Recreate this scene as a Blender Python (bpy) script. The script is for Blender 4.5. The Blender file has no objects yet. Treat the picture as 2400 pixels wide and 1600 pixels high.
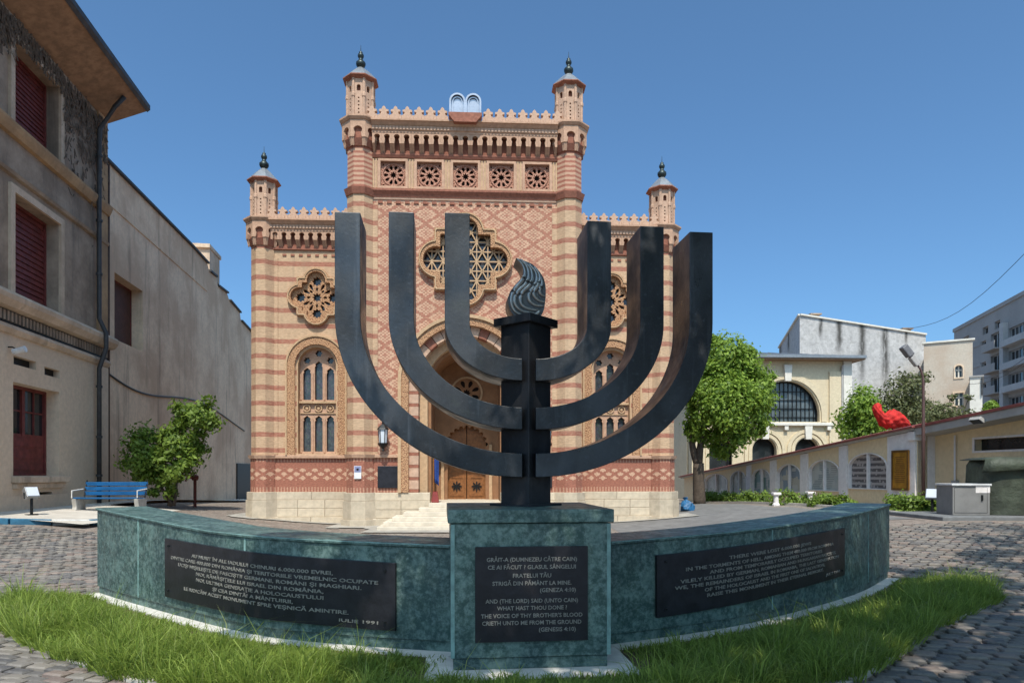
import bpy, bmesh, math, random
import numpy as np
from mathutils import Vector, Matrix
from mathutils.geometry import tessellate_polygon
random.seed(7)
rng = np.random.default_rng(7)
SC = bpy.context.scene
COL = SC.collection
R = math.radians

# ------------------------------------------------------------------ camera, sky, sun, exposure
CAMZ, FPX, CX, HY = 1.65, 1612.0, 1200.0, 1110.0      # photograph measured at 2400 x 1600
cd = bpy.data.cameras.new('camera')
cd.sensor_width = 36.0
cd.lens = 36.0 * FPX / 2400.0
cd.shift_y = (HY - 800.0) / 2400.0
cd.clip_start = 0.05
cd.clip_end = 3000
cam = bpy.data.objects.new('camera', cd)
cam.location = (0, 0, CAMZ)
cam.rotation_euler = (R(90), 0, 0)
COL.objects.link(cam)
SC.camera = cam

SUN_EL, SUN_AZ = 57.0, 179.0                           # azimuth clockwise from +Y
w = bpy.data.worlds.new('World')
SC.world = w
w.use_nodes = True
nt = w.node_tree
bg = nt.nodes['Background']
sky = nt.nodes.new('ShaderNodeTexSky')
sky.sky_type = 'NISHITA'
sky.sun_disc = False
sky.sun_elevation = R(SUN_EL)
sky.sun_rotation = R(SUN_AZ)
sky.altitude = 80
sky.air_density = 0.72
sky.dust_density = 3.0
sky.ozone_density = 6.0
wb_ = nt.nodes.new('ShaderNodeMix')
wb_.data_type = 'RGBA'
wb_.blend_type = 'MULTIPLY'
wb_.inputs[0].default_value = 1.0
nt.links.new(sky.outputs[0], wb_.inputs[6])
wb_.inputs[7].default_value = (0.74, 0.99, 1.0, 1)      # camera white balance
nt.links.new(wb_.outputs[2], bg.inputs[0])
bg.inputs[1].default_value = 0.124
ld = bpy.data.lights.new('sun', 'SUN')
ld.energy = 2.7
ld.angle = R(0.53)
ld.color = (1.0, 0.92, 0.80)
sun = bpy.data.objects.new('sun', ld)
to_sun = Vector((math.sin(R(SUN_AZ)) * math.cos(R(SUN_EL)), math.cos(R(SUN_AZ)) * math.cos(R(SUN_EL)), math.sin(R(SUN_EL))))
sun.rotation_euler = to_sun.to_track_quat('Z', 'Y').to_euler()
sun.location = (0, -10, 30)
COL.objects.link(sun)
SC.view_settings.view_transform = 'Standard'
SC.view_settings.look = 'None'
SC.view_settings.gamma = 1.0
SC.view_settings.exposure = 0.80
SC.render.engine = 'CYCLES'
SC.cycles.max_bounces = 7
SC.cycles.diffuse_bounces = 5
SC.cycles.glossy_bounces = 3
SC.cycles.transmission_bounces = 3
SC.cycles.transparent_max_bounces = 6
SC.cycles.use_denoising = True

# ------------------------------------------------------------------ helpers
def smooth(a, b, x):
    t = np.clip((np.asarray(x, float) - a) / (b - a), 0, 1)
    return t * t * (3 - 2 * t)

def ground_z(x, y):
    """gentle rise of the yard to both sides"""
    return 0.55 * smooth(3.5, 12, np.abs(np.asarray(x, float) + 1.3)) * smooth(9, 16, y) * (1 - smooth(24, 42, y))

def gz(x, y):
    return float(ground_z(x, y))

def at(px, py, Y):
    return Vector(((px - CX) * Y / FPX, Y, CAMZ - (py - HY) * Y / FPX))

class MB:
    """collects shapes; build() links them as one mesh object"""
    def __init__(self):
        self.v, self.f = [], []
    def add(self, vs, fs):
        o = len(self.v)
        self.v += [tuple(p) for p in vs]
        self.f += [tuple(i + o for i in f) for f in fs]
        return self
    def box(self, x0, x1, y0, y1, z0, z1):
        return self.add([(x0, y0, z0), (x1, y0, z0), (x1, y1, z0), (x0, y1, z0), (x0, y0, z1), (x1, y0, z1), (x1, y1, z1), (x0, y1, z1)],
                        [(0, 3, 2, 1), (4, 5, 6, 7), (0, 1, 5, 4), (1, 2, 6, 5), (2, 3, 7, 6), (3, 0, 4, 7)])
    def slab(self, outer, holes, y0, y1):
        """polygon in the XZ plane (with holes) from y0 (front) to y1"""
        loops = [list(outer)] + [list(h) for h in holes]
        flat = [p for l in loops for p in l]
        tris = tessellate_polygon([[Vector((p[0], p[1], 0)) for p in l] for l in loops])
        n = len(flat)
        vs = [(p[0], y0, p[1]) for p in flat] + [(p[0], y1, p[1]) for p in flat]
        fs = [tuple(t) for t in tris] + [tuple(i + n for i in reversed(t)) for t in tris]
        o = 0
        for l in loops:
            m = len(l)
            for i in range(m):
                a, b = o + i, o + (i + 1) % m
                fs.append((a, b, b + n, a + n))
            o += m
        return self.add(vs, fs)
    def band(self, outer, inner, y0, y1, closed=True):
        n = len(outer)
        vs = [(p[0], y0, p[1]) for p in outer] + [(p[0], y0, p[1]) for p in inner] + [(p[0], y1, p[1]) for p in outer] + [(p[0], y1, p[1]) for p in inner]
        fs = []
        for i in range(n if closed else n - 1):
            j = (i + 1) % n
            fs += [(i, j, n + j, n + i), (2 * n + i, 3 * n + i, 3 * n + j, 2 * n + j), (i, 2 * n + i, 2 * n + j, j), (n + i, n + j, 3 * n + j, 3 * n + i)]
        if not closed:
            fs += [(0, n, 3 * n, 2 * n), (n - 1, 3 * n - 1, 4 * n - 1, 2 * n - 1)]
        return self.add(vs, fs)
    def hprism(self, poly, z0, z1, top=None):
        n = len(poly)
        t = top or poly
        vs = [(p[0], p[1], z0) for p in poly] + [(p[0], p[1], z1) for p in t]
        fs = [tuple(reversed(range(n))), tuple(range(n, 2 * n))] + [(i, (i + 1) % n, n + (i + 1) % n, n + i) for i in range(n)]
        return self.add(vs, fs)
    def lathe(self, prof, n=16, cx=0, cy=0, rot=0):
        vs, fs = [], []
        for r, z in prof:
            for k in range(n):
                a = rot + 2 * math.pi * k / n
                vs.append((cx + r * math.cos(a), cy + r * math.sin(a), z))
        for i in range(len(prof) - 1):
            for k in range(n):
                j = (k + 1) % n
                fs.append((i * n + k, i * n + j, (i + 1) * n + j, (i + 1) * n + k))
        fs.append(tuple(reversed(range(n))))
        fs.append(tuple(range((len(prof) - 1) * n, len(prof) * n)))
        return self.add(vs, fs)
    def tube(self, path, r, n=8):
        path = [Vector(p) for p in path]
        rs = r if isinstance(r, (list, tuple)) else [r] * len(path)
        vs, fs = [], []
        for i, p in enumerate(path):
            d = (path[min(i + 1, len(path) - 1)] - path[max(i - 1, 0)]).normalized()
            a = Vector((0, 0, 1)) if abs(d.z) < 0.9 else Vector((1, 0, 0))
            u = d.cross(a).normalized()
            v = d.cross(u)
            for k in range(n):
                t = 2 * math.pi * k / n
                vs.append(p + (u * math.cos(t) + v * math.sin(t)) * rs[i])
        for i in range(len(path) - 1):
            for k in range(n):
                j = (k + 1) % n
                fs.append((i * n + k, i * n + j, (i + 1) * n + j, (i + 1) * n + k))
        fs.append(tuple(range(n)))
        fs.append(tuple(range((len(path) - 1) * n, len(path) * n)))
        return self.add(vs, fs)
    def xform(self, M):
        self.v = [tuple(M @ Vector(p)) for p in self.v]
        return self
    def mesh(self, name, m, smoothed=False):
        me = bpy.data.meshes.new(name)
        me.from_pydata(self.v, [], self.f)
        bm = bmesh.new()
        bm.from_mesh(me)
        bmesh.ops.recalc_face_normals(bm, faces=bm.faces)
        bm.to_mesh(me)
        bm.free()
        if smoothed:
            me.polygons.foreach_set('use_smooth', [True] * len(me.polygons))
        me.materials.append(m)
        return me
    def build(self, name, m, parent=None, smoothed=False, bevel=0, label=None):
        o = bpy.data.objects.new(name, self.mesh(name, m, smoothed))
        COL.objects.link(o)
        if parent:
            o.parent = parent
        if bevel:
            b = o.modifiers.new('bevel', 'BEVEL')
            b.width = bevel
            b.segments = 2
            b.limit_method = 'ANGLE'
        if label:
            o['label'] = label
        return o

def inst(name, me, parent, loc=(0, 0, 0), rz=0, sc=1):
    o = bpy.data.objects.new(name, me)
    COL.objects.link(o)
    o.parent = parent
    o.location = loc
    o.rotation_euler = (0, 0, rz)
    o.scale = (sc, sc, sc) if not isinstance(sc, tuple) else sc
    return o

def tag(o, label=None, cat=None, group=None, kind=None):
    if label: o['label'] = label
    if cat: o['category'] = cat
    if group: o['group'] = group
    if kind: o['kind'] = kind
    return o

def thing(name, label, cat, loc=(0, 0, 0), rz=0, group=None):
    o = bpy.data.objects.new(name, None)
    o.empty_display_size = 0.2
    COL.objects.link(o)
    o.location = loc
    o.rotation_euler = (0, 0, rz)
    return tag(o, label, cat, group)

def arch(cx, z0, zs, r, n=20):
    return [(cx - r, z0), (cx + r, z0)] + [(cx + r * math.cos(math.pi * k / n), zs + r * math.sin(math.pi * k / n)) for k in range(n + 1)]

def archline(cx, z0, zs, r, n=24):
    """open outline: left foot, over the arch, right foot"""
    return [(cx - r, z0)] + [(cx - r * math.cos(math.pi * k / n), zs + r * math.sin(math.pi * k / n)) for k in range(n + 1)] + [(cx + r, z0)]

def circ(cx, cz, r, n=16, rot=0, rz=None):
    return [(cx + r * math.cos(rot + 2 * math.pi * k / n), cz + (rz or r) * math.sin(rot + 2 * math.pi * k / n)) for k in range(n)]

def petal(cx, cz, ang, r0, r1, wd, n=10):
    m, h = (r0 + r1) / 2, (r1 - r0) / 2
    out = []
    for k in range(n):
        t = 2 * math.pi * k / n
        a, b = m + h * math.cos(t), wd * math.sin(t) * (1.15 + 0.5 * math.cos(t))
        out.append((cx + a * math.cos(ang) - b * math.sin(ang), cz + a * math.sin(ang) + b * math.cos(ang)))
    return out

def star(cx, cz, r0, r1, n=8):
    return [(cx + (r0 if k % 2 else r1) * math.cos(math.pi * k / n), cz + (r0 if k % 2 else r1) * math.sin(math.pi * k / n)) for k in range(2 * n)]

def quatrefoil(cx, cz, o, r, s, n=144):
    """square with four round lobes, as one outline"""
    out = []
    for k in range(n):
        a = 2 * math.pi * (k + 0.5) / n
        ca, sa = math.cos(a), math.sin(a)
        d = s / max(abs(ca), abs(sa))
        for q in range(4):
            b = a - q * math.pi / 2
            t = r * r - (o * math.sin(b)) ** 2
            if t > 0:
                d = max(d, o * math.cos(b) + math.sqrt(t))
        out.append((cx + d * ca, cz + d * sa))
    return out

# ------------------------------------------------------------------ node materials
class NG:
    def __init__(self, name):
        self.m = bpy.data.materials.new(name)
        self.m.use_nodes = True
        self.t = self.m.node_tree
        self.b = self.t.nodes['Principled BSDF']
        self.tc = self.t.nodes.new('ShaderNodeTexCoord')
        self.co = self.tc.outputs['Object']
    def n(self, t, **k):
        x = self.t.nodes.new(t)
        for a, b in k.items():
            setattr(x, a, b)
        return x
    def l(self, a, b):
        if isinstance(a, bpy.types.NodeSocket):
            self.t.links.new(a, b)
        elif isinstance(a, (tuple, list)) and len(a) == 3 and b.type == 'RGBA':
            b.default_value = (*a, 1)
        else:
            b.default_value = a
    def ma(self, op, a, b=0.0, c=0.0):
        x = self.n('ShaderNodeMath', operation=op)
        self.l(a, x.inputs[0]); self.l(b, x.inputs[1]); self.l(c, x.inputs[2])
        return x.outputs[0]
    def mix(self, f, a, b, blend='MIX'):
        x = self.n('ShaderNodeMix', data_type='RGBA', blend_type=blend)
        self.l(f, x.inputs[0]); self.l(a, x.inputs[6]); self.l(b, x.inputs[7])
        return x.outputs[2]
    def scale(self, s, co=None):
        x = self.n('ShaderNodeMapping')
        self.l(co or self.co, x.inputs[0])
        x.inputs[3].default_value = s if isinstance(s, tuple) else (s, s, s)
        return x.outputs[0]
    def noise(self, s=5, detail=6, rough=0.6, co=None, dist=0.0):
        x = self.n('ShaderNodeTexNoise')
        x.inputs['Scale'].default_value = 1.0
        x.inputs['Detail'].default_value = detail
        x.inputs['Roughness'].default_value = rough
        x.inputs['Distortion'].default_value = dist
        self.l(self.scale(s, co), x.inputs['Vector'])
        return x.outputs[0]
    def vor(self, s=5, co=None, feature='F1', out=0):
        x = self.n('ShaderNodeTexVoronoi', feature=feature)
        x.inputs['Scale'].default_value = 1.0
        self.l(self.scale(s, co), x.inputs['Vector'])
        return x.outputs[out]
    def ramp(self, f, lo, hi, a=0.0, b=1.0):
        x = self.n('ShaderNodeMapRange', interpolation_type='SMOOTHSTEP')
        self.l(f, x.inputs[0]); self.l(lo, x.inputs[1]); self.l(hi, x.inputs[2]); self.l(a, x.inputs[3]); self.l(b, x.inputs[4])
        return x.outputs[0]
    def xyz(self):
        x = self.n('ShaderNodeSeparateXYZ')
        self.l(self.co, x.inputs[0])
        return x.outputs
    def rand(self):
        return self.n('ShaderNodeObjectInfo').outputs['Random']
    def bump(self, h, dist=0.02, strength=0.6):
        x = self.n('ShaderNodeBump')
        x.inputs['Strength'].default_value = strength
        x.inputs['Distance'].default_value = dist
        self.l(h, x.inputs['Height'])
        self.l(x.outputs[0], self.b.inputs['Normal'])
    def done(self, col, rough=0.8, metal=0.0, spec=0.4):
        self.l(col, self.b.inputs['Base Color'])
        self.l(rough, self.b.inputs['Roughness'])
        self.l(metal, self.b.inputs['Metallic'])
        self.b.inputs['Specular IOR Level'].default_value = spec
        return self.m

def shade(c, k):
    return tuple(min(1, x * k) for x in c)

def plain(name, c, rough=0.8, var=0.18, s=6, bump=0.0, bs=40, metal=0.0, spec=0.4, rnd=0.0):
    g = NG(name)
    col = g.mix(g.ramp(g.noise(s), 0.3, 0.7), shade(c, 1 - var), shade(c, 1 + var))
    big = g.ramp(g.noise(s * 0.13, 3), 0.35, 0.65)
    col = g.mix(g.ma('MULTIPLY', big, 0.35), col, shade(c, 0.72))
    if rnd:
        k = g.ma('MULTIPLY_ADD', g.rand(), 2 * rnd, 1 - rnd)
        x = g.n('ShaderNodeVectorMath', operation='SCALE')
        g.l(col, x.inputs[0]); g.l(k, x.inputs['Scale'])
        col = x.outputs[0]
    if bump:
        g.bump(g.noise(bs, 4), bump)
    return g.done(col, rough, metal, spec)

CREAM, RED, PEACH = (0.55, 0.375, 0.238), (0.285, 0.112, 0.075), (0.535, 0.33, 0.225)

def grime(g, col, k=0.45):
    """uneven firing and rain-washed soot over a brick colour"""
    pat = g.ramp(g.noise(1.1, 6, 0.65), 0.42, 0.75)
    run = g.ramp(g.noise((2.6, 2.6, 0.22), 5, 0.65), 0.5, 0.78)
    tone = g.ramp(g.noise((7, 7, 20), 2), 0.35, 0.7)
    col = g.mix(g.ma('MULTIPLY', tone, 0.22), col, (0.62, 0.45, 0.30))
    col = g.mix(g.ma('MULTIPLY', pat, k * 0.7), col, (0.30, 0.17, 0.11))
    return g.mix(g.ma('MULTIPLY', run, k * 0.7), col, (0.17, 0.115, 0.085))

def brick_stripes():
    g = NG('striped_brick')
    x, y, z = g.xyz()
    wob = g.ma('MULTIPLY', g.ma('SUBTRACT', g.noise((3, 3, 3), 3), 0.5), 0.02)
    q = g.ma('FRACT', g.ma('DIVIDE', g.ma('ADD', g.ma('SUBTRACT', z, 2.35), wob), 0.512))
    st = g.ma('MULTIPLY', g.ma('LESS_THAN', q, 0.30), g.ma('GREATER_THAN', z, 2.25))
    fine = g.noise((9, 9, 34), 3)
    cr = g.mix(g.ramp(fine, 0.3, 0.7), shade(CREAM, 0.80), shade(CREAM, 1.12))
    rd = g.mix(g.ramp(fine, 0.3, 0.7), shade(RED, 1.0), shade(RED, 1.5))
    col = g.mix(st, cr, rd)
    col = grime(g, col)
    g.bump(g.ma('FRACT', g.ma('DIVIDE', z, 0.0732)), 0.012, 0.5)
    return g.done(col, 0.85)

def brick_diamonds():
    g = NG('diamond_brick')
    x, y, z = g.xyz()
    PX, PZ = 0.86, 0.60
    xs = g.ma('MULTIPLY', g.ma('FLOOR', g.ma('DIVIDE', x, 0.0615)), 0.0615)
    zs = g.ma('MULTIPLY', g.ma('FLOOR', g.ma('DIVIDE', z, 0.05)), 0.05)
    u = g.ma('ABSOLUTE', g.ma('SUBTRACT', g.ma('FRACT', g.ma('DIVIDE', xs, PX)), 0.5))
    v = g.ma('ABSOLUTE', g.ma('SUBTRACT', g.ma('FRACT', g.ma('DIVIDE', zs, PZ)), 0.5))
    d = g.ma('ADD', u, v)                                   # 0 centre .. 1 the other lattice's centre
    d2 = g.ma('ABSOLUTE', g.ma('SUBTRACT', d, 0.5))          # 0 on the zigzag lines, .5 at medallions
    line = g.ma('LESS_THAN', d2, 0.115)
    med = g.ma('GREATER_THAN', d2, 0.385)
    ring = g.ma('MULTIPLY', g.ma('GREATER_THAN', d2, 0.22), g.ma('LESS_THAN', d2, 0.30))
    fac = g.ma('MINIMUM', g.ma('ADD', g.ma('ADD', line, g.ma('MULTIPLY', med, 0.85)), g.ma('MULTIPLY', ring, 0.75)), 1.0)
    fine = g.noise((14, 14, 30), 3)
    a = g.mix(g.ramp(fine, 0.3, 0.7), shade(PEACH, 0.78), shade(PEACH, 1.2))
    b = g.mix(g.ramp(fine, 0.3, 0.7), shade(RED, 0.9), shade(RED, 1.45))
    g.bump(g.ma('ADD', g.ma('MULTIPLY', fac, 0.6), fine), 0.015, 0.6)
    return g.done(grime(g, g.mix(fac, a, b)), 0.85)

def brick_base():
    g = NG('base_brick')
    x, y, z = g.xyz()
    u = g.ma('ABSOLUTE', g.ma('SUBTRACT', g.ma('FRACT', g.ma('DIVIDE', g.ma('MULTIPLY', g.ma('FLOOR', g.ma('DIVIDE', x, 0.033)), 0.033), 0.40)), 0.5))
    zz = g.ma('MULTIPLY', g.ma('FLOOR', g.ma('DIVIDE', z, 0.03)), 0.03)
    v = g.ma('ABSOLUTE', g.ma('SUBTRACT', g.ma('FRACT', g.ma('DIVIDE', g.ma('SUBTRACT', zz, 1.63), 0.26)), 0.5))
    d = g.ma('ABSOLUTE', g.ma('SUBTRACT', g.ma('ADD', u, v), 0.5))
    inb = g.ma('MULTIPLY', g.ma('GREATER_THAN', z, 1.44), g.ma('LESS_THAN', z, 1.84))
    dia = g.ma('MULTIPLY', g.ma('GREATER_THAN', d, 0.2), inb)
    edge = g.ma('ADD', g.ma('LESS_THAN', z, 1.22), g.ma('GREATER_THAN', z, 2.04))
    tooth = g.ma('MULTIPLY', edge, g.ma('LESS_THAN', g.ma('FRACT', g.ma('DIVIDE', x, 0.10)), 0.45))
    fine = g.noise((14, 14, 30), 3)
    rd = g.mix(g.ramp(fine, 0.3, 0.7), shade(RED, 0.85), shade(RED, 1.3))
    pc = g.mix(g.ramp(fine, 0.3, 0.7), shade(PEACH, 0.8), shade(PEACH, 1.15))
    col = g.mix(g.ma('MINIMUM', g.ma('ADD', dia, g.ma('MULTIPLY', tooth, 0.6)), 1.0), rd, pc)
    g.bump(fine, 0.012, 0.6)
    return g.done(col, 0.85)

def banded_brick():
    g = NG('banded_brick')
    x, y, z = g.xyz()
    q = g.ma('FRACT', g.ma('DIVIDE', z, 0.15))
    st = g.ma('LESS_THAN', g.ma('ADD', q, g.ma('MULTIPLY', g.ma('SUBTRACT', g.noise((9, 9, 9), 3), 0.5), 0.5)), 0.5)
    fine = g.noise((12, 12, 34), 3)
    col = g.mix(st, g.mix(fine, shade(PEACH, 0.8), shade(PEACH, 1.1)), g.mix(fine, RED, shade(RED, 1.5)))
    g.bump(q, 0.012, 0.5)
    return g.done(col, 0.85)

def ornate(name, c, dark, s=16):
    g = NG(name)
    vo = g.vor(s)
    fine = g.noise(30, 3)
    col = g.mix(g.ramp(vo, 0.3, 0.8, 0.0, 0.9), shade(c, 1.08), dark)
    col = g.mix(g.ma('MULTIPLY', g.ramp(fine, 0.35, 0.7), 0.4), col, shade(c, 0.8))
    g.bump(g.ma('SUBTRACT', 1.0, vo), 0.03, 0.8)
    return g.done(col, 0.85)

def stained_glass(name='stained_glass', s=(14, 14, 9)):
    g = NG(name)
    x = g.n('ShaderNodeTexVoronoi', feature='F1', distance='CHEBYCHEV')
    x.inputs['Scale'].default_value = 1.0
    g.l(g.scale(s), x.inputs['Vector'])
    hs = g.n('ShaderNodeHueSaturation')
    g.l(x.outputs['Color'], hs.inputs['Color'])
    hs.inputs['Saturation'].default_value = 0.35
    hs.inputs['Value'].default_value = 0.09
    e = g.n('ShaderNodeTexVoronoi', feature='DISTANCE_TO_EDGE')
    e.inputs['Scale'].default_value = 1.0
    g.l(g.scale(s), e.inputs['Vector'])
    col = g.mix(g.ramp(e.outputs[0], 0.0, 0.06), (0.01, 0.01, 0.012), hs.outputs[0])
    col = g.mix(0.35, col, (0.05, 0.065, 0.085))
    return g.done(col, 0.12, 0, 0.6)

def patina():
    g = NG('verdigris_bronze')
    a = g.ramp(g.noise(5.5, 8, 0.75), 0.42, 0.62)
    b = g.ramp(g.noise((1.6, 1.6, 0.7), 5, 0.65), 0.4, 0.65)
    c = g.ramp(g.noise(22, 5, 0.7), 0.4, 0.75)
    col = g.mix(a, (0.038, 0.085, 0.076), (0.135, 0.222, 0.198))
    col = g.mix(g.ma('MULTIPLY', b, 0.7), col, (0.03, 0.062, 0.066))
    col = g.mix(g.ma('MULTIPLY', c, 0.5), col, (0.24, 0.33, 0.315))
    g.bump(g.noise(30, 5), 0.006, 0.5)
    return g.done(col, g.ramp(g.noise(9), 0.3, 0.7, 0.38, 0.62), 0.25, 0.5)

def bronze(name, c1, c2, rough=0.42):
    g = NG(name)
    a = g.ramp(g.noise((1.3, 1.3, 0.9), 6, 0.6), 0.38, 0.66)
    col = g.mix(a, c1, c2)
    drip = g.ramp(g.noise((9, 9, 0.5), 5, 0.6), 0.56, 0.72)
    col = g.mix(g.ma('MULTIPLY', drip, 0.45), col, shade(c2, 1.9))
    col = g.mix(g.ma('MULTIPLY', g.ramp(g.noise(26, 4), 0.55, 0.8), 0.3), col, shade(c2, 2.2))
    col = g.mix(g.ma('MULTIPLY', g.ramp(g.noise(3.1, 4), 0.6, 0.75), 0.35), col, (0.05, 0.062, 0.055))
    g.bump(g.ma('ADD', g.noise(5, 5), g.ma('MULTIPLY', g.noise(40, 3), 0.25)), 0.012, 0.35)
    return g.done(col, g.ramp(g.noise(2.4, 6), 0.3, 0.7, rough - 0.12, rough + 0.22), 0.3, 0.5)

def plaster(name, c, stain, amount=0.5, s=0.35, streak=True, rough=0.9, dark=(0.08, 0.07, 0.06)):
    g = NG(name)
    a = g.ramp(g.noise(s, 8, 0.62), 0.40, 0.62)
    fine = g.noise(7, 6, 0.7)
    col = g.mix(g.ramp(fine, 0.3, 0.7), shade(c, 0.88), shade(c, 1.08))
    col = g.mix(g.ma('MULTIPLY', a, amount), col, stain)
    if streak:
        st = g.ramp(g.noise((1.6, 1.6, 0.12), 6, 0.7), 0.52, 0.74)
        col = g.mix(g.ma('MULTIPLY', st, amount), col, dark)
    g.bump(fine, 0.02, 0.5)
    return g.done(col, rough)

def leafmat(name, c1, c2, trans=0.35):
    g = NG(name)
    geo = g.n('ShaderNodeNewGeometry')
    col = g.mix(geo.outputs['Random Per Island'], c1, c2)
    g.done(col, 0.55, 0, 0.35)
    tr = g.n('ShaderNodeBsdfTranslucent')
    g.l(g.mix(0.5, col, shade(c2, 1.3)), tr.inputs[0])
    ms = g.n('ShaderNodeMixShader')
    ms.inputs[0].default_value = trans
    g.l(g.b.outputs[0], ms.inputs[1])
    g.l(tr.outputs[0], ms.inputs[2])
    out = g.t.nodes['Material Output']
    g.l(ms.outputs[0], out.inputs[0])
    return g.m

M = {}
M['stripes'] = brick_stripes()
M['diamonds'] = brick_diamonds()
M['base_brick'] = brick_base()
M['banded'] = banded_brick()
M['ornate'] = ornate('carved_terracotta', (0.49, 0.285, 0.155), (0.24, 0.11, 0.06), 27)
M['ornate_red'] = ornate('carved_red_terracotta', (0.50, 0.27, 0.19), (0.24, 0.09, 0.06), 30)
M['terracotta'] = plain('terracotta', (0.49, 0.305, 0.208), 0.85, 0.16, 9, 0.01)
M['tan'] = plain('tan_terracotta', (0.50, 0.335, 0.20), 0.85, 0.14, 9, 0.01)
M['pink'] = plain('pink_terracotta', (0.52, 0.345, 0.248), 0.85, 0.14, 9, 0.01)
M['brick_red'] = plain('red_brick', (0.29, 0.115, 0.075), 0.85, 0.22, 12, 0.012)
M['limestone'] = plain('limestone', (0.53, 0.445, 0.335), 0.85, 0.14, 5, 0.008, 30, rnd=0.08)
M['step_stone'] = plain('step_stone', (0.60, 0.53, 0.43), 0.8, 0.12, 5, 0.006, 30)
M['glass'] = stained_glass()
M['void'] = plain('dark_interior', (0.02, 0.012, 0.010), 0.9)
M['zinc'] = plain('zinc_sheet', (0.30, 0.32, 0.34), 0.45, 0.12, 5, 0.003, 20, 0.6)
M['finial'] = plain('dark_copper', (0.045, 0.06, 0.06), 0.4, 0.3, 8, 0, 20, 0.6)
M['silver'] = plain('silver_sheet', (0.34, 0.36, 0.41), 0.3, 0.1, 6, 0.002, 20, 0.85)
M['wood'] = plain('oak_door', (0.24, 0.095, 0.028), 0.5, 0.25, 10, 0.004)
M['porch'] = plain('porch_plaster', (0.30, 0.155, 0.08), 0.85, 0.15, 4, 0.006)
M['iron'] = plain('black_iron', (0.018, 0.02, 0.022), 0.45, 0.2, 10, 0, 20, 0.5)
M['patina'] = patina()
M['bronze'] = bronze('blackened_bronze', (0.016, 0.0195, 0.0245), (0.050, 0.059, 0.071), 0.38)
M['bronze_black'] = bronze('black_bronze', (0.010, 0.011, 0.014), (0.022, 0.024, 0.028), 0.5)
M['plaque'] = plain('dark_plaque', (0.022, 0.022, 0.028), 0.42, 0.3, 7, 0.003, 30, 0.3)
M['letter'] = plain('pale_letter_metal', (0.27, 0.26, 0.235), 0.5, 0.1, 20, 0, 20, 0.3)
M['marble'] = plain('white_footing_stone', (0.62, 0.60, 0.56), 0.8, 0.12, 6, 0.008, 25)
# ------------------------------------------------------------------ the ground
def make_ground():
    gx = np.concatenate([[-900, -400, -200, -120, -80, -60], np.arange(-48, 48.1, 1.0), [60, 80, 120, 200, 400, 900]])
    gy = np.concatenate([[-300, -120, -60, -40], np.arange(-24, 60.1, 1.0), [70, 85, 110, 160, 300, 600, 1200]])
    X, Y = np.meshgrid(gx, gy)
    Z = ground_z(X, Y)
    nx, ny = len(gx), len(gy)
    vs = np.stack([X.ravel(), Y.ravel(), Z.ravel()], 1)
    fs = [(j * nx + i, j * nx + i + 1, (j + 1) * nx + i + 1, (j + 1) * nx + i) for j in range(ny - 1) for i in range(nx - 1)]
    g = NG('cobbled_yard')
    e = g.vor((5.2, 8.0, 1), feature='DISTANCE_TO_EDGE')
    cell = g.n('ShaderNodeTexVoronoi')
    cell.inputs['Scale'].default_value = 1
    g.l(g.scale((5.2, 8.0, 1)), cell.inputs['Vector'])
    rnd = g.n('ShaderNodeSeparateColor')
    g.l(cell.outputs['Color'], rnd.inputs[0])
    c = g.mix(rnd.outputs[0], (0.15, 0.12, 0.10), (0.28, 0.24, 0.205))
    c = g.mix(g.ma('MULTIPLY', rnd.outputs[1], 0.4), c, (0.32, 0.22, 0.18))
    c = g.mix(g.ma('MULTIPLY', g.ramp(g.noise(0.22, 6), 0.35, 0.7), 0.6), c, (0.25, 0.23, 0.20))
    c = g.mix(g.ramp(e, 0.0, 0.10), (0.13, 0.11, 0.09), c)
    g.bump(g.ramp(e, 0, 0.2), 0.02, 0.5)
    m = g.done(c, 0.85)
    me = bpy.data.meshes.new('ground')
    me.from_pydata(vs.tolist(), [], fs)
    me.polygons.foreach_set('use_smooth', [True] * len(me.polygons))
    me.materials.append(m)
    o = bpy.data.objects.new('ground', me)
    COL.objects.link(o)
    o['kind'] = 'structure'
make_ground()

def draped(name, m, poly_fn, xs, ys, lift, kind='structure', parent=None):
    """a sheet following the ground: cells whose centre lies in poly_fn"""
    vs, fs, idx = [], [], {}
    def vid(i, j):
        if (i, j) not in idx:
            idx[(i, j)] = len(vs)
            vs.append((xs[i], ys[j], gz(xs[i], ys[j]) + lift))
        return idx[(i, j)]
    for i in range(len(xs) - 1):
        for j in range(len(ys) - 1):
            if poly_fn((xs[i] + xs[i + 1]) / 2, (ys[j] + ys[j + 1]) / 2):
                fs.append((vid(i, j), vid(i + 1, j), vid(i + 1, j + 1), vid(i, j + 1)))
    me = bpy.data.meshes.new(name)
    me.from_pydata(vs, [], fs)
    me.materials.append(m)
    o = bpy.data.objects.new(name, me)
    COL.objects.link(o)
    if kind: o['kind'] = kind
    return o
M['asphalt'] = plain('worn_asphalt', (0.17, 0.165, 0.16), 0.9, 0.2, 3, 0.01, 60)
M['concrete'] = plain('pale_concrete', (0.54, 0.50, 0.44), 0.9, 0.14, 3, 0.008, 40)
draped('asphalt_path', M['asphalt'], lambda x, y: 3.0 < x < 9.8 - 0.1 * (y - 18) and y > 16.0 + 0.25 * abs(x - 6), np.arange(2.5, 11.1, 0.5), np.arange(15.5, 36.1, 0.5), 0.006)

# ------------------------------------------------------------------ the temple
TEMPLE_ANG = R(3.0)
TP = at(1091, HY, 22.0)
temple = thing('brick_temple', 'striped brick temple with turrets, rose windows and tall arched portal behind the menorah', 'temple', (TP.x, TP.y, 0), TEMPLE_ANG)

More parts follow.
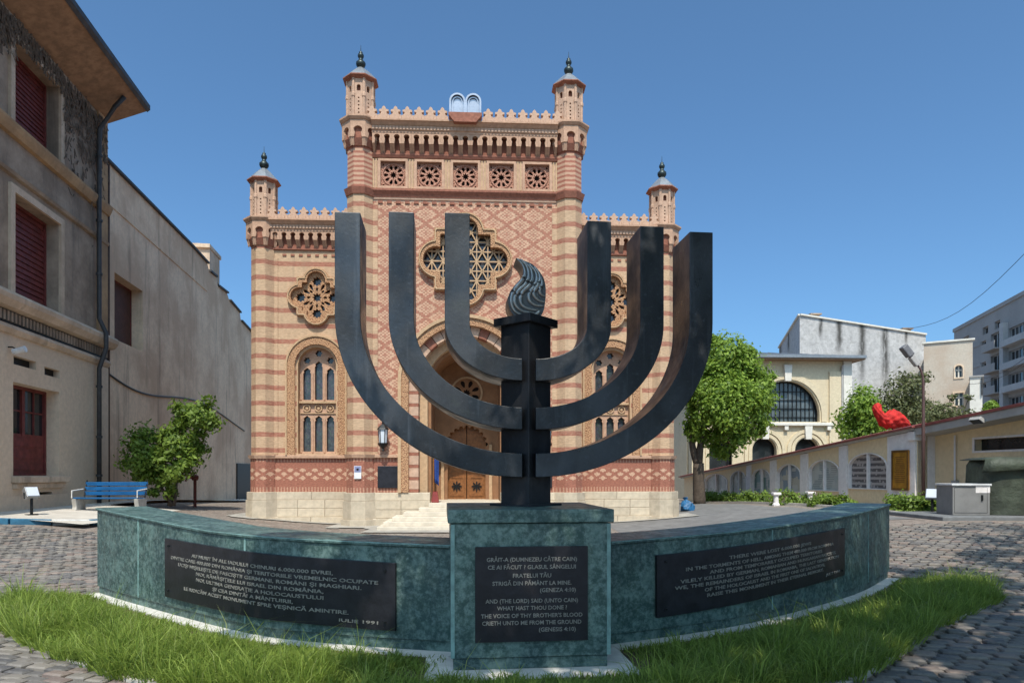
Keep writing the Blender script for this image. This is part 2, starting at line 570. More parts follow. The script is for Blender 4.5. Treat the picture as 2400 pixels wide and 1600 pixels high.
def oct_poly(cx, cy, flat, rot=math.pi / 8):
    r = flat / math.cos(math.pi / 8)
    return [(cx + r * math.cos(rot + k * math.pi / 4), cy + r * math.sin(rot + k * math.pi / 4)) for k in range(8)]

CW, WY = 3.62, 1.0                 # half width of the centre block, set-back of the wings
TX, WX = 3.335, 6.67               # turret axes
ZS, ZB = 1.06, 2.20                # top of the stone plinth, top of the red brick base

# --- masonry behind the face sheets
b = MB()
b.box(-CW, CW, 3.7, 15, 0, 12.72)
b.box(-CW, -3.0, 0.36, 3.7, 0, 12.72); b.box(3.0, CW, 0.36, 3.7, 0, 12.72)
b.box(-3.0, 3.0, 0.5, 3.7, 10.0, 12.72)
b.box(-3.0, -2.1, 0.36, 3.7, 0, 10.0); b.box(2.1, 3.0, 0.36, 3.7, 0, 10.0)
for s in (-1, 1):
    x0, x1 = sorted((s * CW, s * 6.7))
    b.box(x0, x1, WY + 0.75, 14, 0, 9.95)
b.build('masonry_core', M['terracotta'], temple)

# --- centre face
PR = 2.08                          # outer radius of the portal
SPR = 4.58
def portal_notch(z0, z1):
    """outline of the centre face between z0 and z1 with the portal cut out"""
    pts = [(-3.05, z0), (-PR, z0)]
    if z1 > SPR:
        pts += [(-PR * math.cos(math.pi * k / 32), SPR + PR * math.sin(math.pi * k / 32)) for k in range(33)]
        pts += [(PR, z0), (3.05, z0), (3.05, z1), (-3.05, z1)]
    return pts
for s in (-1, 1):
    x0, x1 = sorted((s * 3.05, s * PR))
    MB().slab([(x0, ZS), (x1, ZS), (x1, ZB), (x0, ZB)], [], 0.0, 0.35).build('base_wall', M['base_brick'], temple)
QC = (0.0, 8.46)
outq = quatrefoil(*QC, 0.88, 0.62, 1.0)
inq = quatrefoil(*QC, 0.94, 0.40, 0.80)
MB().slab(portal_notch(ZB, 10.30), [inq], 0.0, 0.35).build('diamond_wall', M['diamonds'], temple)
MB().slab([(-3.05, 10.30), (3.05, 10.30), (3.05, 12.70), (-3.05, 12.70)], [[(x - 0.40, 10.78), (x + 0.40, 10.78), (x + 0.40, 11.58), (x - 0.40, 11.58)] for x in (-2.296, -1.148, 0, 1.148, 2.296)], 0.0, 0.4).build('frieze_wall', M['pink'], temple)
for s in (-1, 1):
    MB().box(*sorted((s * 3.05, s * 2.78)), -0.03, -0.002, ZB + 0.05, 10.2).build('pilaster_strip', M['stripes'], temple)

# --- wing faces
def wing_outline(s):
    return [(s * 3.7, ZB), (s * 6.45, ZB), (s * 6.45, 9.9), (s * 3.7, 9.9)]
WC = 4.92
for s in (-1, 1):
    c = s * WC
    hole_w = arch(c, 2.32, 5.22, 0.66)
    hole_q = quatrefoil(c, 7.48, 0.53, 0.30, 0.46, 96)
    b = MB().slab(wing_outline(s), [hole_w, hole_q], WY, WY + 0.55)
    b.build('wing_wall', M['stripes'], temple)
    MB().slab([(s * 3.7, ZS), (s * 6.45, ZS), (s * 6.45, ZB), (s * 3.7, ZB)], [], WY, WY + 0.55).build('base_wall', M['base_brick'], temple)
    # flat band against the corner
    MB().box(*sorted((s * 6.42, s * 6.18)), WY - 0.03, WY - 0.002, ZB + 0.1, 8.75).build('pilaster_strip', M['stripes'], temple)

# --- stone plinth of separate blocks
def block_mesh(w, h, d):
    k = 0.012
    p = [(0, 0), (w, 0), (w, h), (0, h)]
    q = [(k, k), (w - k, k), (w - k, h - k), (k, h - k)]
    vs = [(a, k, c) for a, c in p] + [(a, 0, c) for a, c in q] + [(a, d, c) for a, c in p]
    fs = [(4, 5, 6, 7)] + [(i, (i + 1) % 4, 4 + (i + 1) % 4, 4 + i) for i in range(4)] + [(i, 8 + i, 8 + (i + 1) % 4, (i + 1) % 4) for i in range(4)]
    return MB().add(vs, fs)
def course(x0, x1, y, z0, z1, n, d=0.4):
    w = (x1 - x0) / n
    me = block_mesh(w - 0.007, z1 - z0 - 0.006, d).mesh('stone_block', M['limestone'])
    for i in range(n):
        inst('stone_block', me, temple, (x0 + i * w + 0.0035, y + random.uniform(-0.004, 0.004), z0))
for s in (-1, 1):
    x0, x1 = sorted((s * 3.75, s * 6.4))
    course(x0, x1, WY - 0.10, 0.80, ZS, 2); course(x0, x1, WY - 0.13, 0.52, 0.80, 3); course(x0, x1, WY - 0.13, 0.24, 0.52, 3); course(x0, x1, WY - 0.20, -0.05, 0.24, 2)
    x0, x1 = sorted((s * 1.12, s * 2.95))
    course(x0, x1, -0.10, 0.80, ZS, 1); course(x0, x1, -0.13, 0.52, 0.80, 2); course(x0, x1, -0.13, 0.24, 0.52, 2); course(x0, x1, -0.20, -0.05, 0.24, 1)
    # moulding lines
    for z in (0.79, 0.235):
        pass
    for cx, cy, fl in ((s * TX, 0.12, 0.40), (s * WX, WY + 0.12, 0.40)):
        m = MB()
        m.hprism(oct_poly(cx, cy, fl + 0.19), -0.05, 0.22); m.hprism(oct_poly(cx, cy, fl + 0.13), 0.22, 0.795); m.hprism(oct_poly(cx, cy, fl + 0.10), 0.80, ZS)
        m.build('turret_plinth', M['limestone'], temple, bevel=0.01)

# --- octagonal corner shafts
def shaft(cx, cy, fl, zt, top_red):
    MB().hprism(oct_poly(cx, cy, fl + 0.02), ZS, ZB).build('turret_base', M['base_brick'], temple)
    MB().hprism(oct_poly(cx, cy, fl), ZB, top_red).build('turret_shaft', M['stripes'], temple)
    if zt > top_red:
        MB().hprism(oct_poly(cx, cy, fl - 0.01), top_red, zt).build('turret_upper_shaft', M['banded'], temple)
    MB().hprism(oct_poly(cx, cy, fl + 0.07), ZB - 0.05, ZB + 0.06, oct_poly(cx, cy, fl + 0.10)).build('string_course', M['terracotta'], temple)
for s in (-1, 1):
    shaft(s * TX, 0.12, 0.40, 12.4, 10.5)
    shaft(s * WX, WY + 0.12, 0.37, 9.8, 9.0)
    MB().hprism(oct_poly(s * TX, 0.12, 0.44), 10.42, 10.62, oct_poly(s * TX, 0.12, 0.50)).build('string_course', M['brick_red'], temple)
    MB().box(*sorted((s * 3.70, s * 6.40)), WY - 0.10, WY - 0.002, ZB - 0.04, ZB + 0.07).build('string_course', M['terracotta'], temple, bevel=0.015)
    MB().box(*sorted((s * 2.06, s * 2.98)), -0.10, -0.002, ZB - 0.04, ZB + 0.07).build('string_course', M['terracotta'], temple, bevel=0.015)

# --- horizontal mouldings
def mould(x0, x1, y, prof, m, name='cornice'):
    """profile of (out, z) swept along x"""
    n = len(prof)
    vs = [(x0, y - o, z) for o, z in prof] + [(x1, y - o, z) for o, z in prof]
    fs = [(i, i + 1, n + i + 1, n + i) for i in range(n - 1)] + [tuple(range(n)), tuple(range(n, 2 * n)), (0, n - 1, 2 * n - 1, n)]
    return MB().add(vs, fs).build(name, m, temple)
mould(-2.95, 2.95, -0.001, [(0, 10.42), (0.05, 10.42), (0.08, 10.50), (0.16, 10.60), (0.16, 10.66), (0, 10.68)], M['brick_red'])
mould(-2.95, 2.95, -0.001, [(0, 10.36), (0.03, 10.36), (0.04, 10.40), (0.04, 10.418), (0, 10.418)], M['pink'])
mould(-2.95, 2.95, -0.001, [(0, 11.68), (0.05, 11.68), (0.09, 11.76), (0.09, 11.80), (0, 11.80)], M['brick_red'])
def cornice(x0, x1, y, z, out=0.34):
    mould(x0, x1, y, [(0, z - 0.36), (out - 0.06, z - 0.36), (out - 0.06, z - 0.30), (out - 0.03, z - 0.28), (out - 0.03, z - 0.16), (out, z - 0.14), (out + 0.08, z - 0.06), (out + 0.12, z - 0.05), (out + 0.12, z), (0, z)], M['terracotta'])
    n = int((x1 - x0) / 0.105)
    den = MB().box(-0.028, 0.028, -0.022, 0.02, 0, 0.10).mesh('dentil_small', M['pink'])
    m = MB()
    for i in range(n):
        xx = x0 + (i + 0.5) * (x1 - x0) / n
        m.box(xx - 0.028, xx + 0.028, y - out + 0.004, y - out + 0.03, z - 0.275, z - 0.17)
    m.build('dentil_row', M['pink'], temple)
cornice(-2.93, 2.93, 0.0, 12.72)
for s in (-1, 1):
    x0, x1 = sorted((s * 3.75, s * 6.38))
    cornice(x0, x1, WY, 9.93, 0.30)
    MB().box(x0, x1, WY - 0.07, WY - 0.002, 9.02, 9.12).build('string_course', M['brick_red'], temple, bevel=0.012)

# --- corbel tables: keyhole arches on brackets
def corbel_mesh(wd, h, out, name):
    pts = [(-wd / 2, 0), (-wd * 0.26, 0), (-wd * 0.20, h * 0.42)]
    pts += [(0.30 * wd * math.cos(math.pi * (1.12 - 1.24 * k / 10)), h * 0.62 + 0.26 * wd * math.sin(math.pi * (1.12 - 1.24 * k / 10))) for k in range(11)]
    pts += [(wd * 0.20, h * 0.42), (wd * 0.26, 0), (wd / 2, 0), (wd / 2, h), (-wd / 2, h)]
    m = MB().slab(pts, [], -out, -out + 0.10)
    for s in (-1, 1):
        a, c = sorted((s * wd / 2, s * wd * 0.27))
        vs = [(a, -out + 0.02, -0.005), (c, -out + 0.02, -0.005), (c, 0, -0.24), (a, 0, -0.24), (a, -out + 0.02, h), (c, -out + 0.02, h), (c, 0, h), (a, 0, h)]
        m.add(vs, [(0, 3, 2, 1), (4, 5, 6, 7), (0, 1, 5, 4), (1, 2, 6, 5), (2, 3, 7, 6), (3, 0, 4, 7)])
    return m.mesh(name, M['terracotta'])
def corbels(x0, x1, y, z, n, h, out, mname='corbel_arch'):
    w_ = (x1 - x0) / n
    me = corbel_mesh(w_ - 0.004, h, out, 'corbel_arch')
    for i in range(n):
        inst('corbel_arch', me, temple, (x0 + (i + 0.5) * w_, y, z))
    MB().box(x0, x1, y - 0.012, y - 0.002, z - 0.2, z + h).build('corbel_backing', M['brick_red'], temple)
corbels(-2.92, 2.92, 0.0, 12.03, 19, 0.34, 0.27)
for s in (-1, 1):
    x0, x1 = sorted((s * 3.78, s * 6.36))
    corbels(x0, x1, WY, 9.30, 9, 0.27, 0.23)

# --- dentil strips under the strings
dm = MB().box(-0.075, 0.075, -0.035, 0, 0, 0.075).mesh('dentil', M['brick_red'])
for i in range(20):
    inst('dentil', dm, temple, (-2.70 + i * 0.2842, -0.001, 10.24))
dm2 = MB().box(-0.06, 0.06, -0.03, 0, 0, 0.06).mesh('dentil', M['brick_red'])
for s in (-1, 1):
    for i in range(9):
        inst('dentil', dm2, temple, (s * (3.85 + i * 0.265), WY - 0.001, 8.83))

# --- merlons
def merlon_mesh(k):
    p = [(-0.18, 0), (0.18, 0), (0.18, 0.15), (0.10, 0.19), (0.075, 0.25), (0.15, 0.27), (0.145, 0.32), (0.07, 0.335), (0.045, 0.40), (0, 0.44)]
    p += [(-x, z) for x, z in reversed(p[2:-1])]
    m = MB().slab([(x * k, z * k) for x, z in p], [], -0.08, 0.08)
    m.slab([(x * k, (z + 0.02) * k) for x, z in [(-0.075, 0), (0.075, 0), (0.085, 0.10), (0, 0.18), (-0.085, 0.10)]], [], -0.105, -0.079)
    return m.mesh('merlon', M['pink'])
mm = merlon_mesh(1.0)
for i in range(7):
    for s in (-1, 1):
        inst('merlon', mm, temple, (s * (0.72 + i * 0.366), -0.24, 12.74))
mm2 = merlon_mesh(0.92)
for s in (-1, 1):
    for i in range(8):
        inst('merlon', mm2, temple, (s * (3.92 + i * 0.34), WY - 0.2, 9.95))

# --- pinnacle turrets
def pinnacle(cx, cy, z0, h, fl, zc):
    """corbelled collar, octagonal lantern, roof and finial; zc = foot of the collar"""
    n8 = 8
    w_ = 2 * fl * math.tan(math.pi / 8)
    # collar
    MB().hprism(oct_poly(cx, cy, fl + 0.03), zc, zc + 0.2, oct_poly(cx, cy, fl + 0.12)).build('turret_collar', M['brick_red'], temple)
    cm = corbel_mesh(2 * (fl + 0.15) * math.tan(math.pi / 8) * 0.99, 0.36, 0.08, 'turret_corbel')
    for k in range(8):
        a = k * math.pi / 4
        if math.sin(a) > 0.8:
            continue
        inst('turret_corbel', cm, temple, (cx + (fl + 0.07) * math.cos(a), cy + (fl + 0.07) * math.sin(a), zc + 0.22), a + math.pi / 2)
    MB().hprism(oct_poly(cx, cy, fl + 0.06), zc + 0.2, zc + 0.58).build('turret_collar', M['brick_red'], temple)
    m = MB()
    m.hprism(oct_poly(cx, cy, fl + 0.15), zc + 0.58, z0 - 0.12); m.hprism(oct_poly(cx, cy, fl + 0.17), z0 - 0.12, z0 - 0.05, oct_poly(cx, cy, fl + 0.23)); m.hprism(oct_poly(cx, cy, fl + 0.23), z0 - 0.05, z0)
    m.build('turret_cornice', M['terracotta'], temple)
    # lantern faces with keyhole opening and pierced panel
    f = MB()
    hw = w_ * 0.5
    holes = [arch(0, h * 0.66, h * 0.77, hw * 0.36, 8)]
    for i in range(5):
        holes.append(circ(0, h * (0.13 + 0.09 * i), hw * 0.17, 8))
    for k in range(8):
        g = MB().slab([(-hw, 0), (hw, 0), (hw, h), (-hw, h)], holes, 0, 0.07)
        for sx in (-1, 1):
            g.lathe([(0.03, 0.0), (0.03, h * 0.5), (0.05, h * 0.53), (0.045, h * 0.6), (0.03, h * 0.62), (0.03, h)], 6, sx * hw * 0.93, -0.01)
        a = k * math.pi / 4
        g.xform(Matrix.Translation((cx + fl * math.cos(a), cy + fl * math.sin(a), z0)) @ Matrix.Rotation(a + math.pi / 2, 4, 'Z'))
        f.add(g.v, g.f)
    f.build('turret_lantern', M['pink'], temple)
    MB().hprism(oct_poly(cx, cy, fl - 0.1), z0, z0 + h).build('lantern_core', M['brick_red'], temple)
    zr = z0 + h
    r8 = 1 / math.cos(math.pi / 8)
    MB().lathe([((fl + 0.02) * r8, zr - 0.05), ((fl + 0.13) * r8, zr + 0.02), ((fl + 0.13) * r8, zr + 0.05), ((fl - 0.02) * r8, zr + 0.16)], 8, cx, cy, math.pi / 8).build('turret_eave', M['brick_red'], temple)
    MB().lathe([((fl + 0.12) * r8, zr + 0.055), ((fl + 0.0) * r8, zr + 0.19), (fl * 0.7, zr + 0.34), (fl * 0.38, zr + 0.45), (fl * 0.22, zr + 0.50)], 8, cx, cy, math.pi / 8).build('turret_roof', M['zinc'], temple)
    q = zr + 0.48
    prof = [(0.08, 0), (0.09, 0.03), (0.13, 0.07), (0.155, 0.13), (0.15, 0.19), (0.10, 0.24), (0.07, 0.28), (0.06, 0.33), (0.09, 0.36), (0.10, 0.41), (0.085, 0.46), (0.045, 0.49), (0.06, 0.52), (0.04, 0.54), (0.012, 0.56), (0.004, 0.76)]
    MB().lathe([(r_, q + z_) for r_, z_ in prof], 12, cx, cy).build('turret_finial', M['finial'], temple, True)
for s in (-1, 1):
    pinnacle(s * TX, 0.12, 12.80, 1.28, 0.40, 11.92)
    pinnacle(s * WX, WY + 0.12, 9.98, 1.26, 0.37, 9.10)

# --- frieze of five pierced square panels
for x in (-2.296, -1.148, 0, 1.148, 2.296):
    z = 11.18
    fr = MB()
    fr.band([(x - 0.47, z - 0.47), (x + 0.47, z - 0.47), (x + 0.47, z + 0.47), (x - 0.47, z + 0.47)], [(x - 0.395, z - 0.395), (x + 0.395, z - 0.395), (x + 0.395, z + 0.395), (x - 0.395, z + 0.395)], -0.05, 0.05)
    p = fr.build('rose_panel', M['terracotta'], temple)
    holes = [petal(x, z, 2 * math.pi * k / 10, 0.15, 0.31, 0.042) for k in range(10)] + [star(x, z, 0.07, 0.13, 8)]
    holes += [circ(x + a * 0.32, z + c * 0.32, 0.032, 8) for a in (-1, 1) for c in (-1, 1)]
    t = MB().slab([(x - 0.395, z - 0.395), (x + 0.395, z - 0.395), (x + 0.395, z + 0.395), (x - 0.395, z + 0.395)], holes, 0.08, 0.14)
    t.band(circ(x, z, 0.36, 24), circ(x, z, 0.325, 24), 0.05, 0.08)
    t.build('rose_tracery', M['ornate_red'], p)
    MB().box(x - 0.395, x + 0.395, 0.25, 0.3, z - 0.395, z + 0.395).build('pane', M['void'], p)
for i in range(6):
    x = -2.87 + i * 1.148
    for dx in (-0.045, 0.045):
        MB().box(x + dx - 0.022, x + dx + 0.022, -0.04, -0.002, 10.72, 11.64).build('frieze_colonnette', M['tan'], temple)

# --- central quatrefoil window
def inside(poly, x, z):
    c, j = False, len(poly) - 1
    for i in range(len(poly)):
        if (poly[i][1] > z) != (poly[j][1] > z) and x < (poly[j][0] - poly[i][0]) * (z - poly[i][1]) / (poly[j][1] - poly[i][1]) + poly[i][0]:
            c = not c
        j = i
    return c
def bars(poly, cx, cz, ext, step, angs, wd, y0, y1):
    m = MB()
    for a in angs:
        d, nn = (math.cos(a), math.sin(a)), (-math.sin(a), math.cos(a))
        k = -int(ext / step)
        while k * step <= ext:
            run = None
            N = 120
            for i in range(N + 1):
                t = -ext + 2 * ext * i / N
                p = (cx + nn[0] * k * step + d[0] * t, cz + nn[1] * k * step + d[1] * t)
                ins = inside(poly, *p)
                if ins and run is None: run = p
                if (not ins or i == N) and run is not None:
                    q = [(run[0] + nn[0] * wd, run[1] + nn[1] * wd), (run[0] - nn[0] * wd, run[1] - nn[1] * wd), (p[0] - nn[0] * wd, p[1] - nn[1] * wd), (p[0] + nn[0] * wd, p[1] + nn[1] * wd)]
                    m.slab(q, [], y0, y1)
                    run = None
            k += 1
    return m
q = MB().band(outq, inq, -0.16, 0.10)
mid1 = quatrefoil(*QC, 0.88, 0.585, 0.965); mid2 = quatrefoil(*QC, 0.90, 0.545, 0.93); 
qf = q.build('quatrefoil_window', M['ornate'], temple)
MB().band(mid1, mid2, -0.20, -0.158).build('roll_moulding', M['tan'], qf)
bars(inq, *QC, 1.4, 0.31, (0, R(60), R(120)), 0.019, 0.06, 0.13).build('lattice', M['tan'], qf)
bars(inq, QC[0], QC[1], 1.4, 0.358, (R(90),), 0.016, 0.055, 0.125).build('lattice', M['tan'], qf)
MB().slab(quatrefoil(*QC, 0.94, 0.44, 0.84), [], 0.22, 0.25).build('pane', M['glass'], qf)

# --- wing windows
for s in (-1, 1):
    c = s * WC
    win = MB().band(archline(c, ZB + 0.07, 5.22, 0.95), archline(c, ZB + 0.07, 5.22, 0.70), WY - 0.09, WY + 0.1, False).build('arched_window', M['ornate'], temple)
    MB().band(archline(c, ZB + 0.07, 5.22, 1.0), archline(c, ZB + 0.07, 5.22, 0.945), WY - 0.13, WY + 0.02, False).build('hood_mould', M['tan'], win)
    MB().band(archline(c, ZB + 0.07, 5.22, 0.705), archline(c, ZB + 0.07, 5.22, 0.62), WY + 0.02, WY + 0.30, False).build('jamb', M['tan'], win)
    holes = []
    for k in (-1, 0, 1):
        x = c + k * 0.386
        zt = 5.22 if k == 0 else 5.0
        # trefoil-headed upper and lower lights
        for z0, z1 in ((4.12, zt), (2.40, 3.40)):
            holes.append([(x - 0.128, z0), (x + 0.128, z0), (x + 0.128, z1), (x + 0.10, z1 + 0.04), (x + 0.12, z1 + 0.10), (x + 0.06, z1 + 0.15), (x, z1 + 0.20), (x - 0.06, z1 + 0.15), (x - 0.12, z1 + 0.10), (x - 0.10, z1 + 0.04), (x - 0.128, z1)])
        holes.append(star(x, 5.68 if k == 0 else 5.44, 0.09, 0.125, 6))
    t = MB().slab(arch(c, 2.32, 5.22, 0.645), holes, WY + 0.28, WY + 0.38)
    for k in (-1.5, -0.5, 0.5, 1.5):
        x = c + k * 0.386
        t.lathe([(0.035, 2.36), (0.035, 3.5)], 8, x, WY + 0.28); t.lathe([(0.035, 4.12), (0.035, 5.0)], 8, x, WY + 0.28)
    t.build('tracery', M['terracotta'], win)
    tr = MB().box(c - 0.62, c + 0.62, WY + 0.16, WY + 0.30, 4.00, 4.07)
    tr.box(c - 0.60, c + 0.60, WY + 0.24, WY + 0.30, 3.66, 3.69)
    for k in (-1, 0, 1):
        x = c + k * 0.386
        tr.band(circ(x, 3.84, 0.125, 14), circ(x, 3.84, 0.095, 14), WY + 0.22, WY + 0.29)
        tr.slab(star(x, 3.84, 0.035, 0.06, 6), [], WY + 0.24, WY + 0.29)
    tr.build('transom', M['tan'], win)
    for k in (-1, 0, 1):
        x = c + k * 0.386
        MB().box(x - 0.19, x + 0.19, WY + 0.42, WY + 0.44, 4.08, 5.88 if k == 0 else 5.66).build('pane', M['glass'], win)
        MB().box(x - 0.19, x + 0.19, WY + 0.42, WY + 0.44, 2.34, 3.66).build('pane', M['glass'], win)
    # small quatrefoil above
    o2 = quatrefoil(c, 7.48, 0.53, 0.42, 0.64, 96)
    i2 = quatrefoil(c, 7.48, 0.53, 0.30, 0.46, 96)
    qf = MB().band(o2, i2, WY - 0.13, WY + 0.1).build('quatrefoil_window', M['ornate'], temple)
    MB().band(quatrefoil(c, 7.48, 0.53, 0.395, 0.615, 96), quatrefoil(c, 7.48, 0.53, 0.365, 0.58, 96), WY - 0.16, WY - 0.128).build('roll_moulding', M['tan'], qf)
    holes = [star(c, 7.48, 0.10, 0.17, 8)]
    for k in range(4):
        a = k * math.pi / 2
        holes.append(star(c + 0.53 * math.cos(a), 7.48 + 0.53 * math.sin(a), 0.12, 0.17, 8))
        for da in (-0.26, 0.26):
            holes.append(petal(c, 7.48, a + math.pi / 4 + da * 1.1, 0.26, 0.50, 0.04))
        holes.append(petal(c, 7.48, a, 0.20, 0.33, 0.035))
        for da in (0.0,):
            holes.append(petal(c, 7.48, a + math.pi / 4, 0.2, 0.33, 0.03))
    MB().slab(quatrefoil(c, 7.48, 0.53, 0.305, 0.465, 96), holes, WY + 0.02, WY + 0.12).build('tracery', M['ornate'], qf)
    MB().slab(quatrefoil(c, 7.48, 0.53, 0.32, 0.48, 96), [], WY + 0.2, WY + 0.23).build('pane', M['glass'], qf)

# --- portal
portal = MB()
portal.band(archline(0, ZS + 0.0, SPR, PR + 0.0, 32), archline(0, ZS + 0.0, SPR, 1.80, 32), -0.14, 0.2, False)
po = portal.build('portal', M['ornate'], temple)
MB().band(archline(0, ZS, SPR, PR + 0.05, 32), archline(0, ZS, SPR, PR - 0.05, 32), -0.20, -0.02, False).build('hood_mould', M['tan'], po)
# voussoirs: alternating cream and red pieces, separate stones
r0, r1 = 1.80, 1.50
vm = {}
for k in range(17):
    a0, a1 = math.pi * k / 17 + 0.006, math.pi * (k + 1) / 17 - 0.006
    pts = [(r0 * math.cos(a0), SPR + r0 * math.sin(a0)), (r0 * math.cos((a0 + a1) / 2), SPR + r0 * math.sin((a0 + a1) / 2)), (r0 * math.cos(a1), SPR + r0 * math.sin(a1)), (r1 * math.cos(a1), SPR + r1 * math.sin(a1)), (r1 * math.cos((a0 + a1) / 2), SPR + r1 * math.sin((a0 + a1) / 2)), (r1 * math.cos(a0), SPR + r1 * math.sin(a0))]
    MB().slab(pts, [], 0.04, 0.5).build('voussoir', M['pink'] if k % 3 else M['brick_red'], po)
for s in (-1, 1):
    for k in range(9):
        z0 = ZS + k * (SPR - ZS) / 9
        z1 = z0 + (SPR - ZS) / 9
        MB().box(*sorted((s * 1.5, s * 1.8)), 0.04, 0.5, z0, z0 + 0.10).build('jamb_stone', M['brick_red'], po)
        MB().box(*sorted((s * 1.5, s * 1.8)), 0.035, 0.5, z0 + 0.105, z1 - 0.004).build('jamb_stone', M['pink'], po)
MB().band(archline(0, 0.7, SPR, 1.51, 32), archline(0, 0.7, SPR, 1.24, 32), 0.45, 0.75, False).build('inner_order', M['tan'], po)
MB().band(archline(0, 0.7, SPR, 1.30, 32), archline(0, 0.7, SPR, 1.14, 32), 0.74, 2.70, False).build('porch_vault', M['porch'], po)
# end wall of the porch with rose and cusped door arch
DZ, DR = 2.62, 0.73
cusp = []
for k in range(11):
    a = math.pi * (k + 0.5) / 11
    for t in range(5):
        b_ = a + math.pi / 11 * (-0.5 + t / 4.0) * 0.98
        rr = DR - 0.055 + 0.10 * math.sin(math.pi * (t / 4.0))
        cusp.append((rr * math.cos(b_), DZ + rr * math.sin(b_)))
door_hole = [(-DR + 0.05, 0.70), (DR - 0.05, 0.70)] + cusp
rose_c = (0.0, 4.55)
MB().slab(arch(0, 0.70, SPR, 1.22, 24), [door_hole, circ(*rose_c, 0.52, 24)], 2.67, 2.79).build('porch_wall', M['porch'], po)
holes = [petal(*rose_c, 2 * math.pi * (k + 0.5) / 8, 0.2, 0.47, 0.06) for k in range(8)] + [star(*rose_c, 0.09, 0.16, 8)]
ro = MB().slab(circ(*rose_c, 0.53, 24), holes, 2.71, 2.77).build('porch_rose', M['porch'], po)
MB().slab(circ(*rose_c, 0.53, 24), [], 2.83, 2.85).build('pane', M['void'], ro)
MB().band(circ(*rose_c, 0.58, 24), circ(*rose_c, 0.51, 24), 2.61, 2.68).build('rose_rim', M['tan'], po)
for s in (-1, 1):
    MB().box(*sorted((s * 0.80, s * 0.92)), 2.55, 2.67, 0.72, 2.7).build('door_colonnette', M['tan'], po, bevel=0.02)
    d = MB().box(*sorted((s * 0.015, s * 0.70)), 2.93, 3.01, 0.72, 3.4).build('door_leaf', M['wood'], po)
    x0, x1 = sorted((s * 0.10, s * 0.62))
    m = MB()
    for z0, z1 in ((0.85, 1.55), (1.68, 2.45), (2.58, 3.2)):
        m.band([(x0, z0), (x1, z0), (x1, z1), (x0, z1)], [(x0 + 0.05, z0 + 0.05), (x1 - 0.05, z0 + 0.05), (x1 - 0.05, z1 - 0.05), (x0 + 0.05, z1 - 0.05)], 2.905, 2.935)
    m.build('door_moulding', M['wood'], d)
    for z in (1.2, 2.06):
        m = MB()
        for k in range(8):
            m.slab(petal((x0 + x1) / 2, z, k * math.pi / 4, 0.0, 0.19, 0.022), [], 2.895, 2.931)
        m.build('iron_ornament', M['iron'], d)
MB().box(-1.3, 1.3, 0.3, 3.6, 0.55, 0.735).build('landing', M['step_stone'], po)
MB().box(-1.3, 1.3, 3.3, 3.4, 0.7, 5).build('porch_back', M['void'], po)
# steps
for i, hw in enumerate((2.52, 2.38, 2.16, 1.86, 1.42, 1.14)):
    z0 = i * 0.122
    MB().box(-hw, hw, -2.05 + i * 0.31, 0.32 if hw < 1.2 else -0.21, z0 + (0.0 if i else -0.05), z0 + 0.122).build('step', M['step_stone'], po, bevel=0.012)
    MB().box(-hw + 0.02, hw - 0.02, -2.045 + i * 0.31, -2.03 + i * 0.31, z0 + 0.001, z0 + 0.03).build('step_shadow_gap', M['limestone'], po) if False else None

# --- tablets on the parapet
tb = thing('stone_tablets', 'silver double-arched tablets on the temple parapet, centre top', 'tablets', (0, 0, 0)); tb.parent = None
Mt = Matrix.Translation((TP.x, TP.y, 0)) @ Matrix.Rotation(TEMPLE_ANG, 4, 'Z')
tb.matrix_world = Mt
def tablet_outline(k, z0=12.92):
    w2, zs = 0.50 * k, 13.33
    r_ = 0.25
    o = [(-w2, z0), (w2, z0)]
    for cx in (0.25, -0.25):
        for j in range(13):
            a = math.pi * j / 12
            o.append((cx + r_ * k * math.cos(a), zs + r_ * k * math.sin(a)))
    return o
MB().slab(tablet_outline(1.0), [arch(-0.25, 12.97, 13.33, 0.195, 12), arch(0.25, 12.97, 13.33, 0.195, 12)], -0.44, -0.30).build('tablet_frame', M['silver'], tb, bevel=0.015)
for cx in (-0.25, 0.25):
    MB().slab(arch(cx, 12.975, 13.33, 0.19, 12), [], -0.345, -0.31).build('tablet_face', M['silver'], tb)
    MB().band(archline(cx, 12.99, 13.33, 0.165, 12), archline(cx, 12.99, 13.33, 0.13, 12), -0.385, -0.345, False).build('tablet_rim', M['silver'], tb)
MB().slab([(-0.34, 12.62), (0.34, 12.62), (0.52, 12.84), (0.52, 12.915), (-0.52, 12.915), (-0.52, 12.84)], [], -0.56, -0.28).build('tablet_console', M['brick_red'], temple)
MB().box(-0.3, 0.3, -0.3, -0.1, 12.9, 13.1).build('tablet_stay', M['iron'], tb)

